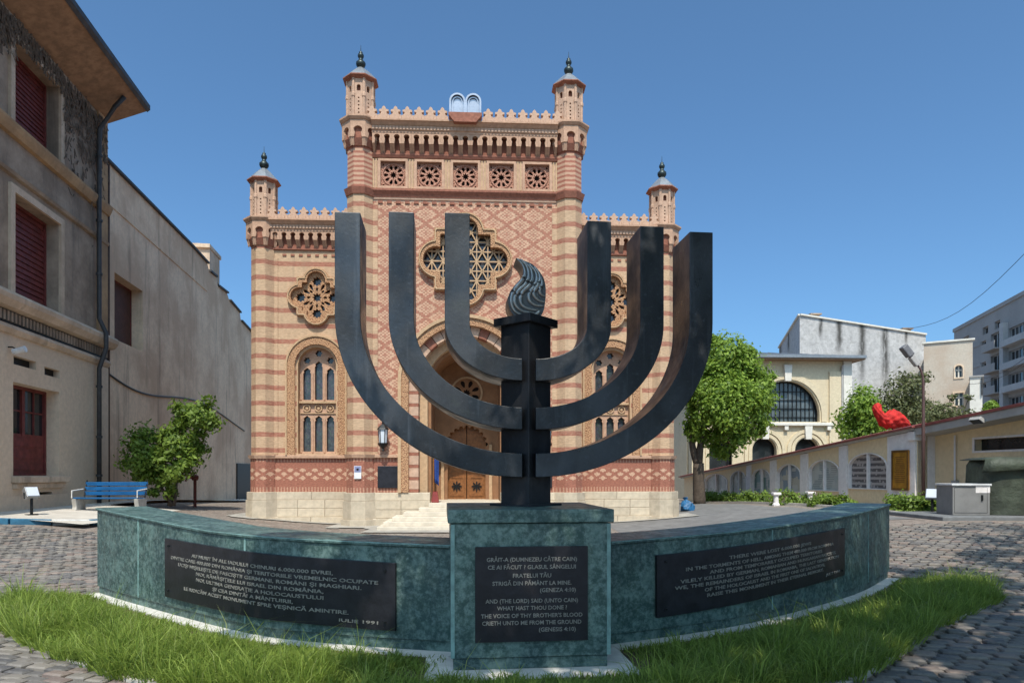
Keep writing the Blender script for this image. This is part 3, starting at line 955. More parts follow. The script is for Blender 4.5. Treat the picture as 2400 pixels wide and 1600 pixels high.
# --- things fixed to the facade: lanterns, plaques, notice, flag
def on_temple(o):
    T = Mt @ o.matrix_basis
    o.matrix_basis = T
    return o
M['lamp_glass'] = plain('lamp_glass', (0.62, 0.66, 0.72), 0.2, 0.06, 8)
for s, lb in ((-1, 'black iron wall lantern left of the temple portal'), (1, 'black iron wall lantern right of the temple portal, behind the pole')):
    ln = thing('wall_lantern', lb, 'lantern', (s * 2.58, -0.28, 2.62), 0, 'portal lanterns')
    r8 = 1
    MB().lathe([(0.03, -0.26), (0.05, -0.22), (0.03, -0.18), (0.12, -0.10), (0.16, -0.03), (0.16, 0.0)], 6).build('lantern_base', M['iron'], ln)
    MB().lathe([(0.115, 0.0), (0.14, 0.42)], 6).build('lantern_glass', M['lamp_glass'], ln)
    m = MB()
    for k in range(6):
        a = k * math.pi / 3
        m.tube([(0.12 * math.cos(a), 0.12 * math.sin(a), 0), (0.147 * math.cos(a), 0.147 * math.sin(a), 0.42)], 0.012, 5)
    m.tube([(0, 0, -0.2), (0, 0.15, -0.24), (0, 0.28, -0.1)], 0.02, 6)
    m.build('lantern_frame', M['iron'], ln)
    MB().lathe([(0.19, 0.42), (0.17, 0.46), (0.08, 0.56), (0.03, 0.6), (0.04, 0.64), (0.005, 0.72)], 6).build('lantern_cap', M['iron'], ln)
    on_temple(ln)
for s, lb in ((-1, 'square dark metal plaque on brick left of the temple steps'), (1, 'square dark metal plaque on brick right of the temple portal')):
    m = MB().box(s * 2.44 - 0.34, s * 2.44 + 0.34, -0.055, -0.004, 1.20, 1.90)
    o = m.build('wall_plaque', M['plaque'], None, bevel=0.01)
    tag(on_temple(o), lb, 'plaque', 'dark plaques beside the portal')
o = thing('notice_plate', 'small white and blue notice on the left brick turret shaft', 'notice', (-TX - 0.02, 0.12 - 0.47, 1.5))
MB().box(-0.11, 0.11, 0.0, 0.015, 0, 0.40).build('plate', plain('white_enamel', (0.75, 0.75, 0.76), 0.4), o)
MB().box(-0.10, 0.10, -0.004, -0.001, 0.20, 0.39).build('printed_panel', plain('blue_print', (0.22, 0.24, 0.40), 0.5), o)
MB().slab(star(0, 0.29, 0.03, 0.055, 6), [], -0.008, -0.005).build('printed_emblem', M['iron'], o)
on_temple(o)
o = thing('flag', 'blue flag hanging on its pole at the left portal jamb', 'flag', (-1.02, 0.10, 0.74))
MB().tube([(0, 0, 0), (0, 0, 1.9)], 0.02, 6).build('pole', M['wood'], o)
pts = []
m = MB()
vs = []
for j in range(9):
    for i in range(7):
        vs.append((0.02 + 0.025 * i, 0.05 * math.sin(i * 1.8 + j * 0.15) - 0.02, 1.85 - 0.15 * j - 0.02 * i))
m.add(vs, [(j * 7 + i, j * 7 + i + 1, (j + 1) * 7 + i + 1, (j + 1) * 7 + i) for j in range(8) for i in range(6)])
fl = m.build('cloth', plain('blue_cloth', (0.015, 0.05, 0.22), 0.8, 0.2, 4), o, True)
so = fl.modifiers.new('solid', 'SOLIDIFY'); so.thickness = 0.006
on_temple(o)
o = MB().lathe([(0.16, 0), (0.17, 0.02), (0.10, 0.34), (0.115, 0.36)], 4, 0, 0, R(45)).build('red_stand', plain('red_paint', (0.22, 0.03, 0.025), 0.5), None)
o.location = (-0.97, 0.12, 0.735)
tag(on_temple(o), 'small dark red tapered stand at the left portal jamb under the flag', 'stand')
# pale apron along the temple foot
def apron_in(x, y):
    q = Mt.inverted() @ Vector((x, y, 0))
    return (-7.6 < q.x < 7.7 and 0.35 < q.y < 2.0) or (-4.2 < q.x < 4.2 and -1.2 < q.y < 2.0) or (-2.9 < q.x < 2.9 and -2.8 < q.y < 0)
M['apron'] = plain('worn_apron_concrete', (0.36, 0.335, 0.295), 0.9, 0.2, 3, 0.008, 40)
draped('apron', M['apron'], apron_in, np.arange(-10, 7.01, 0.2), np.arange(18.5, 26.01, 0.2), 0.03)
# ------------------------------------------------------------------ the monument: plinth, curved wings, plaques
MA = R(5.8)
PF = at(1246, 1575, 5.72)                                   # middle of the plinth's front foot
plinth_o = Vector((PF.x, PF.y, 0))
mon = thing('memorial_base', 'green verdigris bronze plinth with two long curved wings and black inscribed plaques', 'monument')

def catmull(P, n=14):
    out = []
    for i in range(len(P) - 1):
        p0, p1, p2, p3 = P[max(i - 1, 0)], P[i], P[i + 1], P[min(i + 2, len(P) - 1)]
        for k in range(n):
            t = k / n
            out.append(tuple(0.5 * (2 * p1[a] + (p2[a] - p0[a]) * t + (2 * p0[a] - 5 * p1[a] + 4 * p2[a] - p3[a]) * t * t + (3 * p1[a] - p0[a] - 3 * p2[a] + p3[a]) * t ** 3) for a in (0, 1)))
    out.append(tuple(P[-1]))
    return out

class Wing:
    """curve from the plinth outward; z_top rises a little to the end; side -1 left, +1 right"""
    def __init__(self, P, zt, side):
        c = np.array(catmull(P))
        d = np.r_[0, np.cumsum(np.hypot(*np.diff(c, axis=0).T))]
        self.L = d[-1]
        self.S = np.linspace(0, self.L, 121)
        self.C = np.stack([np.interp(self.S, d, c[:, 0]), np.interp(self.S, d, c[:, 1])], 1)
        T = np.gradient(self.C, self.S, axis=0)
        T /= np.linalg.norm(T, axis=1)[:, None]
        # outward normal: towards the viewer
        self.N = np.stack([T[:, 1], -T[:, 0]], 1) * side
        self.zt = zt
        self.PX = CX + FPX * self.C[:, 0] / self.C[:, 1]
        self.side = side
    def pt(self, s, off):
        return np.array([np.interp(s, self.S, self.C[:, 0]) + off * np.interp(s, self.S, self.N[:, 0]), np.interp(s, self.S, self.C[:, 1]) + off * np.interp(s, self.S, self.N[:, 1])])
    def top(self, s):
        return float(np.interp(s, np.linspace(0, self.L, len(self.zt)), self.zt))
    def s_of(self, px):
        o = np.argsort(self.PX)
        return float(np.interp(px, self.PX[o], self.S[o]))
    def Y(self, s):
        return float(np.interp(s, self.S, self.C[:, 1]))
    def strip(self, s0, s1, f0, f1, z0, z1, n=16):
        """solid between offsets f0 (front) and f1 (back), z0..z1 (functions of s)"""
        m = MB()
        vs = []
        for k in range(n + 1):
            s = s0 + (s1 - s0) * k / n
            a, b_ = self.pt(s, f0), self.pt(s, f1)
            zz0, zz1 = z0(s), z1(s)
            vs += [(a[0], a[1], zz0), (b_[0], b_[1], zz0), (b_[0], b_[1], zz1), (a[0], a[1], zz1)]
        fs = []
        for k in range(n):
            o, p = 4 * k, 4 * k + 4
            for i in range(4):
                j = (i + 1) % 4
                fs.append((o + i, p + i, p + j, o + j))
        fs += [(0, 1, 2, 3), (4 * n, 4 * n + 3, 4 * n + 2, 4 * n + 1)]
        m.add(vs, fs)
        return m

LW = Wing([(-0.52, 6.22), (-1.6, 6.50), (-2.70, 6.97), (-4.65, 8.50), (-5.64, 9.35)], [1.01, 1.03, 1.05, 1.12, 1.19], -1)
RW = Wing([(0.93, 6.50), (2.0, 7.05), (2.925, 7.70), (4.6, 9.20), (5.9, 10.75)], [1.015, 1.05, 1.09, 1.14, 1.185], 1)
M['bead'] = plain('pale_verdigris_edge', (0.20, 0.33, 0.31), 0.6, 0.3, 12)
THK = 0.62
zc = lambda v: (lambda s: v)
for W_, seams in ((LW, [0, LW.s_of(574), LW.s_of(324), LW.L]), (RW, [0, RW.s_of(1810), RW.L * 0.78, RW.L])):
    W_.strip(0, W_.L, 0.14, -THK, zc(-0.25), zc(0.035)).build('footing', M['marble'], mon)
    W_.strip(0, W_.L - 0.02, -0.02, -THK + 0.02, zc(0.03), zc(0.125)).build('skirting_sheet', M['patina'], mon)
    for a, b_ in zip(seams[:-1], seams[1:]):
        W_.strip(a + 0.004, b_ - 0.004, 0.0, -THK, zc(0.13), lambda s: W_.top(s) - 0.035).build('bronze_panel', M['patina'], mon, bevel=0.006)
    for a in seams[1:-1]:
        W_.strip(a - 0.012, a + 0.012, 0.004, -0.01, zc(0.135), lambda s: W_.top(s) - 0.04, 2).build('seam_bead', M['bead'], mon)
    W_.strip(0, W_.L + 0.012, 0.0225, 0.0, lambda s: W_.top(s) - 0.012, lambda s: W_.top(s) - 0.003).build('seam_bead', M['bead'], mon)
    W_.strip(0, W_.L + 0.01, 0.02, -THK - 0.02, lambda s: W_.top(s) - 0.034, lambda s: W_.top(s)).build('coping_sheet', M['patina'], mon, bevel=0.006)

pl = MB()
PW, PDp, PH = 0.683, 1.38, 1.355
def plinth_child(mb, name, m, bevel=0.0, parent=mon, label=None):
    mb.xform(Matrix.Translation(plinth_o) @ Matrix.Rotation(MA, 4, 'Z'))
    return mb.build(name, m, parent, bevel=bevel, label=label)
plinth_child(MB().box(-PW - 0.2, PW + 0.2, -0.22, PDp + 0.1, -0.25, 0.03), 'footing', M['marble'], 0.01)
plinth_child(MB().box(-PW + 0.035, PW - 0.035, 0.02, PDp - 0.02, 0.03, 0.125), 'skirting_sheet', M['patina'], 0.006)
plinth_child(MB().box(-PW + 0.015, PW - 0.015, 0.0, PDp, 0.13, PH - 0.115), 'bronze_panel', M['patina'], 0.006)
plinth_child(MB().box(-PW - 0.012, PW + 0.012, -0.025, PDp + 0.025, PH - 0.11, PH), 'coping_sheet', M['patina'], 0.008)
for sx in (-1, 1):
    plinth_child(MB().box(*sorted((sx * (PW - 0.045), sx * (PW - 0.012))), -0.006, 0.002, 0.135, PH - 0.12), 'edge_bead', M['bead'], 0.002)

# ---- lettering
def text_mesh(body, size, align='CENTER', extrude=0.0025):
    c = bpy.data.curves.new('lettering', 'FONT')
    c.body = body
    c.size = size
    c.align_x = align
    c.extrude = extrude
    c.offset = size * 0.012
    c.resolution_u = 2
    o = bpy.data.objects.new('tmp', c)
    COL.objects.link(o)
    dg = bpy.context.evaluated_depsgraph_get()
    me = bpy.data.meshes.new_from_object(o.evaluated_get(dg))
    bpy.data.objects.remove(o)
    bpy.data.curves.remove(c)
    return me

def lay_text(lines, W, H, fn, name, parent, m):
    """lines: (text, x-align 'C' or right edge, y from top 0..1, width fraction or None, size); fn maps (u, v, depth) -> world"""
    for body, al, v, size, wfrac in lines:
        me = text_mesh(body, size, 'CENTER')
        n = len(me.vertices)
        if n == 0: continue
        co = np.empty(n * 3)
        me.vertices.foreach_get('co', co)
        co = co.reshape(-1, 3)
        wd = co[:, 0].max() - co[:, 0].min()
        k = wfrac * W / wd
        co[:, 0] = (co[:, 0] - co[:, 0].min()) * k
        x0 = (W - wfrac * W) / 2 if al == 'C' else al * W - wfrac * W
        out = np.array([fn((p[0] + x0) / W, v - p[1] / H, p[2]) for p in co])
        me.vertices.foreach_set('co', out.ravel())
        me.materials.append(m)
        o = bpy.data.objects.new(name, me)
        COL.objects.link(o)
        o.parent = parent
        o['kind'] = 'stuff'

def wing_plaque(W_, pxl, yl0, yl1, pxr, yr0, yr1, label, lines):
    sl, sr = W_.s_of(pxl), W_.s_of(pxr)
    zl = [CAMZ - (y - HY) * W_.Y(sl) / FPX for y in (yl0, yl1)]
    zr = [CAMZ - (y - HY) * W_.Y(sr) / FPX for y in (yr0, yr1)]
    def zb(t): return zl[1] + (zr[1] - zl[1]) * t
    def ztp(t): return zl[0] + (zr[0] - zl[0]) * t
    tt = lambda s: (s - sl) / (sr - sl)
    pq = W_.strip(sl, sr, 0.035, 0.002, lambda s: zb(tt(s)), lambda s: ztp(tt(s))).build('plaque', M['plaque'], mon, bevel=0.004, label=label)
    L, H = abs(sr - sl), (abs(zl[0] - zl[1]) + abs(zr[0] - zr[1])) / 2
    def fn(u, v, d):
        s = sl + (sr - sl) * u
        p = W_.pt(s, 0.0375 + d)
        t = u
        return (p[0], p[1], ztp(t) + (zb(t) - ztp(t)) * v)
    lay_text(lines, L, H, fn, 'lettering', pq, M['letter'])
    for u in (0.03, 0.97):
        for v in (0.12, 0.88):
            p = fn(u, v, 0.002)
            MB().box(p[0] - 0.01, p[0] + 0.01, p[1] - 0.012, p[1] + 0.012, p[2] - 0.01, p[2] + 0.01).build('fixing_bolt', M['iron'], pq)
    return pq
z_ = 0.05
wing_plaque(LW, 393, 1260, 1396, 930, 1318, 1476, 'black plaque with Romanian inscription on the left wing', [
    ('AU MURIT ÎN ALE IADULUI CHINURI 6.000.000 EVREI,', 'C', 0.235, z_, 0.62),
    ('DINTRE CARE 400.000 DIN ROMÂNIA ŞI TERITORIILE VREMELNIC OCUPATE', 'C', 0.33, z_, 0.90),
    ('UCIŞI MIŞELEŞTE DE FASCIŞTII GERMANI, ROMÂNI ŞI MAGHIARI.', 'C', 0.425, z_, 0.80),
    ('NOI, RĂMĂŞIŢELE LUI ISRAEL DIN ROMÂNIA,', 'C', 0.52, z_, 0.56),
    ('NOI, ULTIMA GENERAŢIE A HOLOCAUSTULUI', 'C', 0.615, z_, 0.56),
    ('ŞI CEA DINTÂI A MÂNTUIRII,', 'C', 0.71, z_, 0.36),
    ('LE RIDICĂM ACEST MONUMENT SPRE VEŞNICĂ AMINTIRE.', 'C', 0.805, z_, 0.72),
    ('IULIE 1991', 0.95, 0.92, z_ * 0.85, 0.12)])
wing_plaque(RW, 1535, 1300, 1446, 1974, 1236, 1346, 'black plaque with English inscription on the right wing', [
    ('THERE WERE LOST 6.000.000 JEWS', 'C', 0.20, z_, 0.46),
    ('IN THE TORMENTS OF HELL, AMONG THEM 400.000 FROM ROMANIA', 'C', 0.305, z_, 0.80),
    ('AND FROM TEMPORARILY OCCUPIED TERRITORIES', 'C', 0.40, z_, 0.62),
    ('VILELY KILLED BY GERMAN, ROMANIAN AND HUNGARIAN FASCISTS.', 'C', 0.495, z_, 0.84),
    ('WE, THE REMAINDERS OF ISRAEL IN ROMANIA, THE LAST GENERATION', 'C', 0.59, z_, 0.88),
    ('OF THE HOLOCAUST AND THE FIRST ONE OF SALVATION,', 'C', 0.685, z_, 0.66),
    ('RAISE THIS MONUMENT IN THEIR ETERNAL MEMORY.', 'C', 0.78, z_, 0.64),
    ('JULY 1991', 0.95, 0.90, z_ * 0.85, 0.11)])
cp = plinth_child(MB().box(-0.47, 0.47, -0.03, -0.002, 0.265, 1.05), 'plaque', M['plaque'], 0.004, label='black plaque with bilingual inscription on the central plinth')
Mp = Matrix.Translation(plinth_o) @ Matrix.Rotation(MA, 4, 'Z')
def fnc(u, v, d):
    return tuple(Mp @ Vector((-0.47 + 0.94 * u, -0.032 - d, 1.05 - 0.785 * v)))
zt_ = 0.047
lay_text([
    ('GRĂIT-A (DUMNEZEU CĂTRE CAIN)', 'C', 0.155, zt_, 0.80),
    ('CE AI FĂCUT ? GLASUL SÂNGELUI', 'C', 0.235, zt_, 0.78),
    ('FRATELUI TĂU', 'C', 0.325, zt_, 0.34),
    ('STRIGĂ DIN PĂMÂNT LA MINE.', 'C', 0.405, zt_, 0.70),
    ('(GENEZA 4:10)', 0.89, 0.48, zt_, 0.32),
    ('AND (THE LORD) SAID (UNTO CAIN)', 'C', 0.59, zt_, 0.82),
    ('WHAT HAST THOU DONE ?', 'C', 0.665, zt_, 0.62),
    ("THE VOICE OF THY BROTHER'S BLOOD", 'C', 0.745, zt_, 0.90),
    ('CRIETH UNTO ME FROM THE GROUND', 'C', 0.82, zt_, 0.88),
    ('(GENESIS 4:10)', 0.89, 0.895, zt_, 0.33)], 0.94, 0.785, fnc, 'lettering', cp, M['letter'])

# ------------------------------------------------------------------ the menorah
men = thing('menorah', 'large black bronze menorah with six square arms and a flame, on the plinth', 'menorah', (0.13, 6.45, PH), MA)
def off(z): return z - PH
TD = 0.48
d45 = 0.236
MB().hprism([(0, -d45), (d45, 0), (0, d45), (-d45, 0)], 0.0, off(3.03)).build('pole', M['bronze_black'], men, bevel=0.006)
MB().hprism([(0, -0.34), (0.34, 0), (0, 0.34), (-0.34, 0)], -0.0, 0.02).build('pole_foot', M['bronze_black'], men) 
MB().hprism([(0, -0.305), (0.305, 0), (0, 0.305), (-0.305, 0)], off(3.02), off(3.095)).build('pole_cap', M['bronze_black'], men, bevel=0.005)
GAP = 0.062
arms = [  # outer edge half-span, centre height, outer drop, inner drop, top heights (left, right)
    (1.72, 3.05, 1.43, 1.215, 3.95, 3.89),
    (1.252, 3.03, 0.98, 0.78, 3.97, 3.925),
    (0.757, 3.00, 0.51, 0.31, 3.98, 3.955)]
for a_out, zc_, bo, bi, ztl, ztr in arms:
    for s, ztop in ((-1, ztl), (1, ztr)):
        wd = 0.222
        ao, ai = a_out - GAP, a_out - GAP - wd
        n = 36
        O = [(s * (GAP + ao), off(ztop))] + [(s * (GAP + ao * math.cos(t)), off(zc_ - bo * math.sin(t))) for t in [math.pi / 2 * k / n for k in range(n + 1)]]
        I = [(s * (GAP + ai), off(ztop))] + [(s * (GAP + ai * math.cos(t)), off(zc_ - bi * math.sin(t))) for t in [math.pi / 2 * k / n for k in range(n + 1)]]
        m = MB().band(O, I, -TD / 2, TD / 2, False)
        m.build('arm', M['bronze'], men, bevel=0.006)
# flame: an S-shaped slab with raised ribs
FS = 6.15 / FPX
def fpx(x, y):
    p = ((x - 1238) * FS, CAMZ + (HY - y) * FS)
    return (p[0], off(p[1]))
def fz(zx, zy):
    return fpx(1160 + zx / 6.535, 560 + zy / 6.535)
outl = [(330, 195), (470, 235), (600, 290), (700, 390), (770, 500), (800, 620), (805, 760), (790, 920), (760, 1040), (700, 1120), (600, 1150), (420, 1150), (300, 1100), (225, 980), (205, 860), (230, 740), (300, 640), (380, 555), (440, 480), (455, 400), (430, 310), (390, 250)]
outl = [fz(*p) for p in outl]
# densify
dens = catmull(outl + [outl[0]], 4)[:-1]
MB().slab(dens, [], -0.11, 0.17).build('flame', bronze('flame_bronze', (0.05, 0.055, 0.06), (0.12, 0.13, 0.135), 0.36), men, bevel=0.012)
ribs = [
    [(350, 210), (430, 290), (470, 400), (455, 500), (400, 580), (320, 670), (270, 760), (250, 860), (270, 960), (330, 1050), (450, 1100)],
    [(400, 215), (490, 300), (530, 420), (520, 530), (470, 620), (390, 690), (320, 780), (305, 880), (350, 970), (450, 1040), (620, 1050)],
    [(460, 250), (560, 350), (590, 480), (560, 600), (480, 680), (410, 760), (395, 860), (440, 950), (560, 1000), (690, 1010)],
    [(540, 290), (640, 400), (660, 520), (620, 640), (550, 720), (530, 800), (560, 880), (650, 935), (770, 940)],
    [(620, 330), (700, 440), (710, 560), (650, 660), (605, 730), (630, 800), (700, 860), (790, 880)],
    [(690, 420), (745, 540), (730, 640), (700, 690), (730, 760), (795, 790)],
    [(420, 1100), (560, 1120), (650, 1080), (720, 1010)]]
m = MB()
for r_ in ribs:
    P = [fz(*p) for p in r_]
    P = catmull(P, 4)
    nn = len(P)
    m.tube([(p[0], -0.112, p[1]) for p in P], [0.0175 * (0.5 + math.sin(math.pi * (i + 0.5) / nn) * 0.8) for i in range(nn)], 6)
m.build('flame_rib', plain('worn_bronze', (0.34, 0.345, 0.34), 0.35, 0.2, 20, 0, 20, 0.8), men, True)

# ------------------------------------------------------------------ grass bed, edging, cobbles
front = [tuple(LW.pt(s, 0.15)) for s in np.linspace(LW.L, 0, 16)] + [tuple((Mp @ Vector((x, -0.24, 0)))[:2]) for x in (-0.9, 0.9)] + [tuple(RW.pt(s, 0.15)) for s in np.linspace(0, RW.L, 16)]
bed_edge = [(6.35, 10.2), (6.5, 9.5), (6.15, 8.75), (4.38, 7.25), (3.4, 6.15), (2.64, 5.40), (1.0, 4.75), (-1.6, 4.85), (-3.0, 5.43), (-3.98, 6.11), (-5.62, 7.45), (-6.0, 8.0), (-5.85, 9.0)]
bed = front + bed_edge
def in_poly(poly, X, Y):
    X, Y = np.asarray(X), np.asarray(Y)
    c = np.zeros(X.shape, bool)
    j = len(poly) - 1
    for i in range(len(poly)):
        xi, yi = poly[i]; xj, yj = poly[j]
        t = ((yi > Y) != (yj > Y)) & (X < (xj - xi) * (Y - yi) / (yj - yi + 1e-12) + xi)
        c ^= t
        j = i
    return c
M['soil'] = plain('garden_soil', (0.10, 0.075, 0.045), 0.95, 0.3, 8, 0.02)
tris = tessellate_polygon([[Vector((p[0], p[1], 0)) for p in bed]])
MB().add([(p[0], p[1], 0.02) for p in bed], [tuple(t) for t in tris]).build('planting_soil', M['soil'])['kind'] = 'structure'

def blades(name, XY, h, wd, m, lean=0.55, zbase=0.0, la=None):
    n = len(XY)
    a = rng.uniform(0, 2 * np.pi, n)
    hh = h * rng.uniform(0.5, 1.25, n)
    ld = rng.uniform(0.1, lean, n) * hh
    la = rng.uniform(0, 2 * np.pi, n) if la is None else la + rng.normal(0, 0.5, n)
    side = np.stack([np.cos(a), np.sin(a), np.zeros(n)], 1)
    ldir = np.stack([np.cos(la), np.sin(la), np.zeros(n)], 1)
    base = np.stack([XY[:, 0], XY[:, 1], np.full(n, zbase)], 1)
    V = np.empty((n, 5, 3))
    ww = (wd * rng.uniform(0.7, 1.3, n))[:, None]
    V[:, 0] = base - side * ww; V[:, 1] = base + side * ww
    mid = base + ldir * (ld * 0.35)[:, None]; mid[:, 2] += hh * 0.6
    V[:, 2] = mid + side * ww * 0.8; V[:, 3] = mid - side * ww * 0.8
    V[:, 4] = base + ldir * ld[:, None]; V[:, 4, 2] += hh * (1 - 0.25 * (ld / hh) ** 2)
    idx = np.arange(n)[:, None] * 5
    quads = idx + np.array([0, 1, 2, 3])
    tr = idx + np.array([3, 2, 4])
    me = bpy.data.meshes.new(name)
    me.vertices.add(n * 5)
    me.vertices.foreach_set('co', V.ravel())
    loops = np.concatenate([quads, tr], 1).ravel()
    me.loops.add(n * 7)
    me.loops.foreach_set('vertex_index', loops.astype(np.int32))
    me.polygons.add(n * 2)
    st = np.empty(n * 2, np.int32); st[0::2] = np.arange(n) * 7; st[1::2] = np.arange(n) * 7 + 4
    me.polygons.foreach_set('loop_start', st)
    me.update(calc_edges=True)
    me.validate()
    me.materials.append(m)
    o = bpy.data.objects.new(name, me)
    COL.objects.link(o)
    return o
M['grass'] = leafmat('grass_blades', (0.085, 0.14, 0.02), (0.22, 0.30, 0.06), 0.45)
M['grass_tuft'] = leafmat('grass_tuft_blades', (0.11, 0.18, 0.022), (0.33, 0.42, 0.085), 0.45)
N = 330000
XY = np.stack([rng.uniform(-6.1, 6.6, N), rng.uniform(4.7, 10.7, N)], 1)
bed_c = np.array([0.2, 7.0])
bed_g = front + [tuple(bed_c + (np.array(p) - bed_c) * 1.022) for p in bed_edge]
XY = XY[in_poly(bed_g, XY[:, 0], XY[:, 1])]
# thinner next to the footing and the front kerb, taller in drifts
def noise2(X, Y):
    return 0.5 + 0.25 * np.sin(1.9 * X + 0.7 * np.sin(1.3 * Y)) * np.cos(2.3 * Y + 0.5 * X) + 0.25 * np.sin(4.1 * X + 2.0) * np.sin(3.7 * Y + 1.0 + X)
fr = np.array(front)
dist = np.full(len(XY), 9.0)
for p in np.array([np.array(front[i]) * (1 - t) + np.array(front[i + 1]) * t for i in range(len(front) - 1) for t in (0, 0.25, 0.5, 0.75)]):
    dist = np.minimum(dist, np.hypot(XY[:, 0] - p[0], XY[:, 1] - p[1]))
keep = rng.uniform(0, 1, len(XY)) < np.clip(0.12 + dist * 1.9, 0, 1) * (0.30 + 0.45 * noise2(XY[:, 0], XY[:, 1]))
XY, dist = XY[keep], dist[keep]
nz = noise2(XY[:, 0] * 1.3, XY[:, 1] * 1.3)
tall = nz > 0.45
g1 = blades('grass', XY, 0.20 * np.clip(0.22 + dist * 1.05, 0.22, 1.0) * (0.45 + 0.95 * nz), 0.0045, M['grass'], 1.25, 0.02)
# tufts: blades fanning out of shared crowns
tc = rng.choice(len(XY), 3000, replace=False)
th = 0.22 * np.clip(0.22 + dist[tc] * 0.95, 0.22, 1.0) * np.exp(rng.normal(0, 0.32, len(tc))) * (0.55 + 0.75 * nz[tc])
kk = 20
TX_ = np.repeat(XY[tc], kk, 0)
off_ = rng.normal(0, 0.022, TX_.shape)
gt_ = blades('grass_tuft', TX_ + off_, np.repeat(th, kk), 0.0045, M['grass_tuft'], 1.5, 0.02, np.arctan2(off_[:, 1], off_[:, 0]))
tag(gt_, 'leaning green grass tufts scattered through the lawn bed', 'grass', None, 'stuff')
M['grass_tall'] = leafmat('tall_grass_blades', (0.16, 0.21, 0.05), (0.36, 0.40, 0.14), 0.45)
pick = rng.uniform(0, 1, len(XY)) < 0.06 * (nz > 0.35) * np.clip(dist * 1.6 - 0.45, 0, 1)
g2_ = blades('tall_grass', XY[pick], 0.40 * (0.6 + 0.5 * nz[pick]), 0.0032, M['grass_tall'], 1.1, 0.02)
tag(g2_, 'sparse tall pale grass stalks rising above the lawn bed', 'grass', None, 'stuff')
tag(g1, 'long unmown grass in the bed in front of the memorial', 'grass', None, 'stuff')

# edging stones of the bed
es = plain('edging_stone', (0.44, 0.41, 0.36), 0.85, 0.15, 6, 0.01, 30, rnd=0.1)
bedkerb = thing('bed_kerb', 'pale stone edging around the front of the grass bed', 'kerb')
pts = [Vector((*p, 0)) for p in bed_edge]
eme = MB().box(-0.24, 0.24, -0.05, 0.05, -0.1, 0.045).mesh('edging_stone', es)
for a, b_ in zip(pts[:-1], pts[1:]):
    n = max(1, int((b_ - a).length / 0.5))
    for k in range(n):
        p = a.lerp(b_, (k + 0.5) / n)
        o = inst('edging_stone', eme, bedkerb, (p.x, p.y, random.uniform(-0.012, 0.012)), math.atan2(b_.y - a.y, b_.x - a.x) + random.uniform(-0.03, 0.03), ((b_ - a).length / n / 0.485, 1, 1))

# cobbles
def cobble_v(w2, h2, k=0.018, hh=0.035):
    p = [(-w2, -h2), (w2, -h2), (w2, h2), (-w2, h2)]
    q = [(-w2 + k, -h2 + k), (w2 - k, -h2 + k), (w2 - k, h2 - k), (-w2 + k, h2 - k)]
    vs = [(x, y, -0.03) for x, y in p] + [(x, y, hh - 0.012) for x, y in [(a * 0.97, b * 0.97) for a, b in p]] + [(x, y, hh) for x, y in q]
    fs = [(8, 9, 10, 11)] + [(4 + i, 4 + (i + 1) % 4, 8 + (i + 1) % 4, 8 + i) for i in range(4)] + [(i, (i + 1) % 4, 4 + (i + 1) % 4, 4 + i) for i in range(4)]
    return np.array(vs), fs
def cobble_mat(name, island):
    g = NG(name)
    if island:
        r_ = g.n('ShaderNodeNewGeometry').outputs['Random Per Island']
    else:
        r_ = g.rand()
    r2 = g.ma('FRACT', g.ma('MULTIPLY', r_, 7.31))
    r3 = g.ma('FRACT', g.ma('MULTIPLY', r_, 23.7))
    c = g.mix(r2, (0.075, 0.073, 0.078), (0.215, 0.19, 0.165))
    c = g.mix(g.ma('MULTIPLY', g.ma('GREATER_THAN', r3, 0.78), 0.45), c, (0.27, 0.18, 0.145))
    pos = g.n('ShaderNodeNewGeometry').outputs['Position']
    dirt = g.ramp(g.noise(0.8, 6, 0.65, pos), 0.42, 0.68)
    c = g.mix(g.ma('MULTIPLY', dirt, 0.5), c, (0.13, 0.11, 0.085))
    g2 = g.noise(9, 6, 0.7)
    c = g.mix(g.ma('MULTIPLY', g.ramp(g2, 0.35, 0.75), 0.4), c, (0.28, 0.26, 0.23))
    g.bump(g.noise(28, 5), 0.01, 0.6)
    return g.done(c, 0.72, 0, 0.35)
M['cobble'] = cobble_mat('granite_sett', False)
M['cobble_far'] = cobble_mat('granite_setts', True)
ca, sa = math.cos(R(-14)), math.sin(R(-14))
LXs, LYs = 0.215, 0.135
cob = []
for j in range(-40, 140):
    for i in range(-70, 90):
        u = (i + (j * 0.37) % 1.0 + random.uniform(-0.07, 0.07)) * LXs
        v = (j + random.uniform(-0.05, 0.05) + 0.35 * math.sin(u * 0.9 + j * 0.05)) * LYs
        cob.append((ca * u - sa * v, 3.0 + sa * u + ca * v))
cob = np.array(cob)
px = CX + FPX * cob[:, 0] / np.maximum(cob[:, 1], 0.1)
ok = (cob[:, 1] > 4.9) & (cob[:, 1] < 15.5) & (px > -90) & (px < 2500) & ~in_poly(bed, cob[:, 0], cob[:, 1])
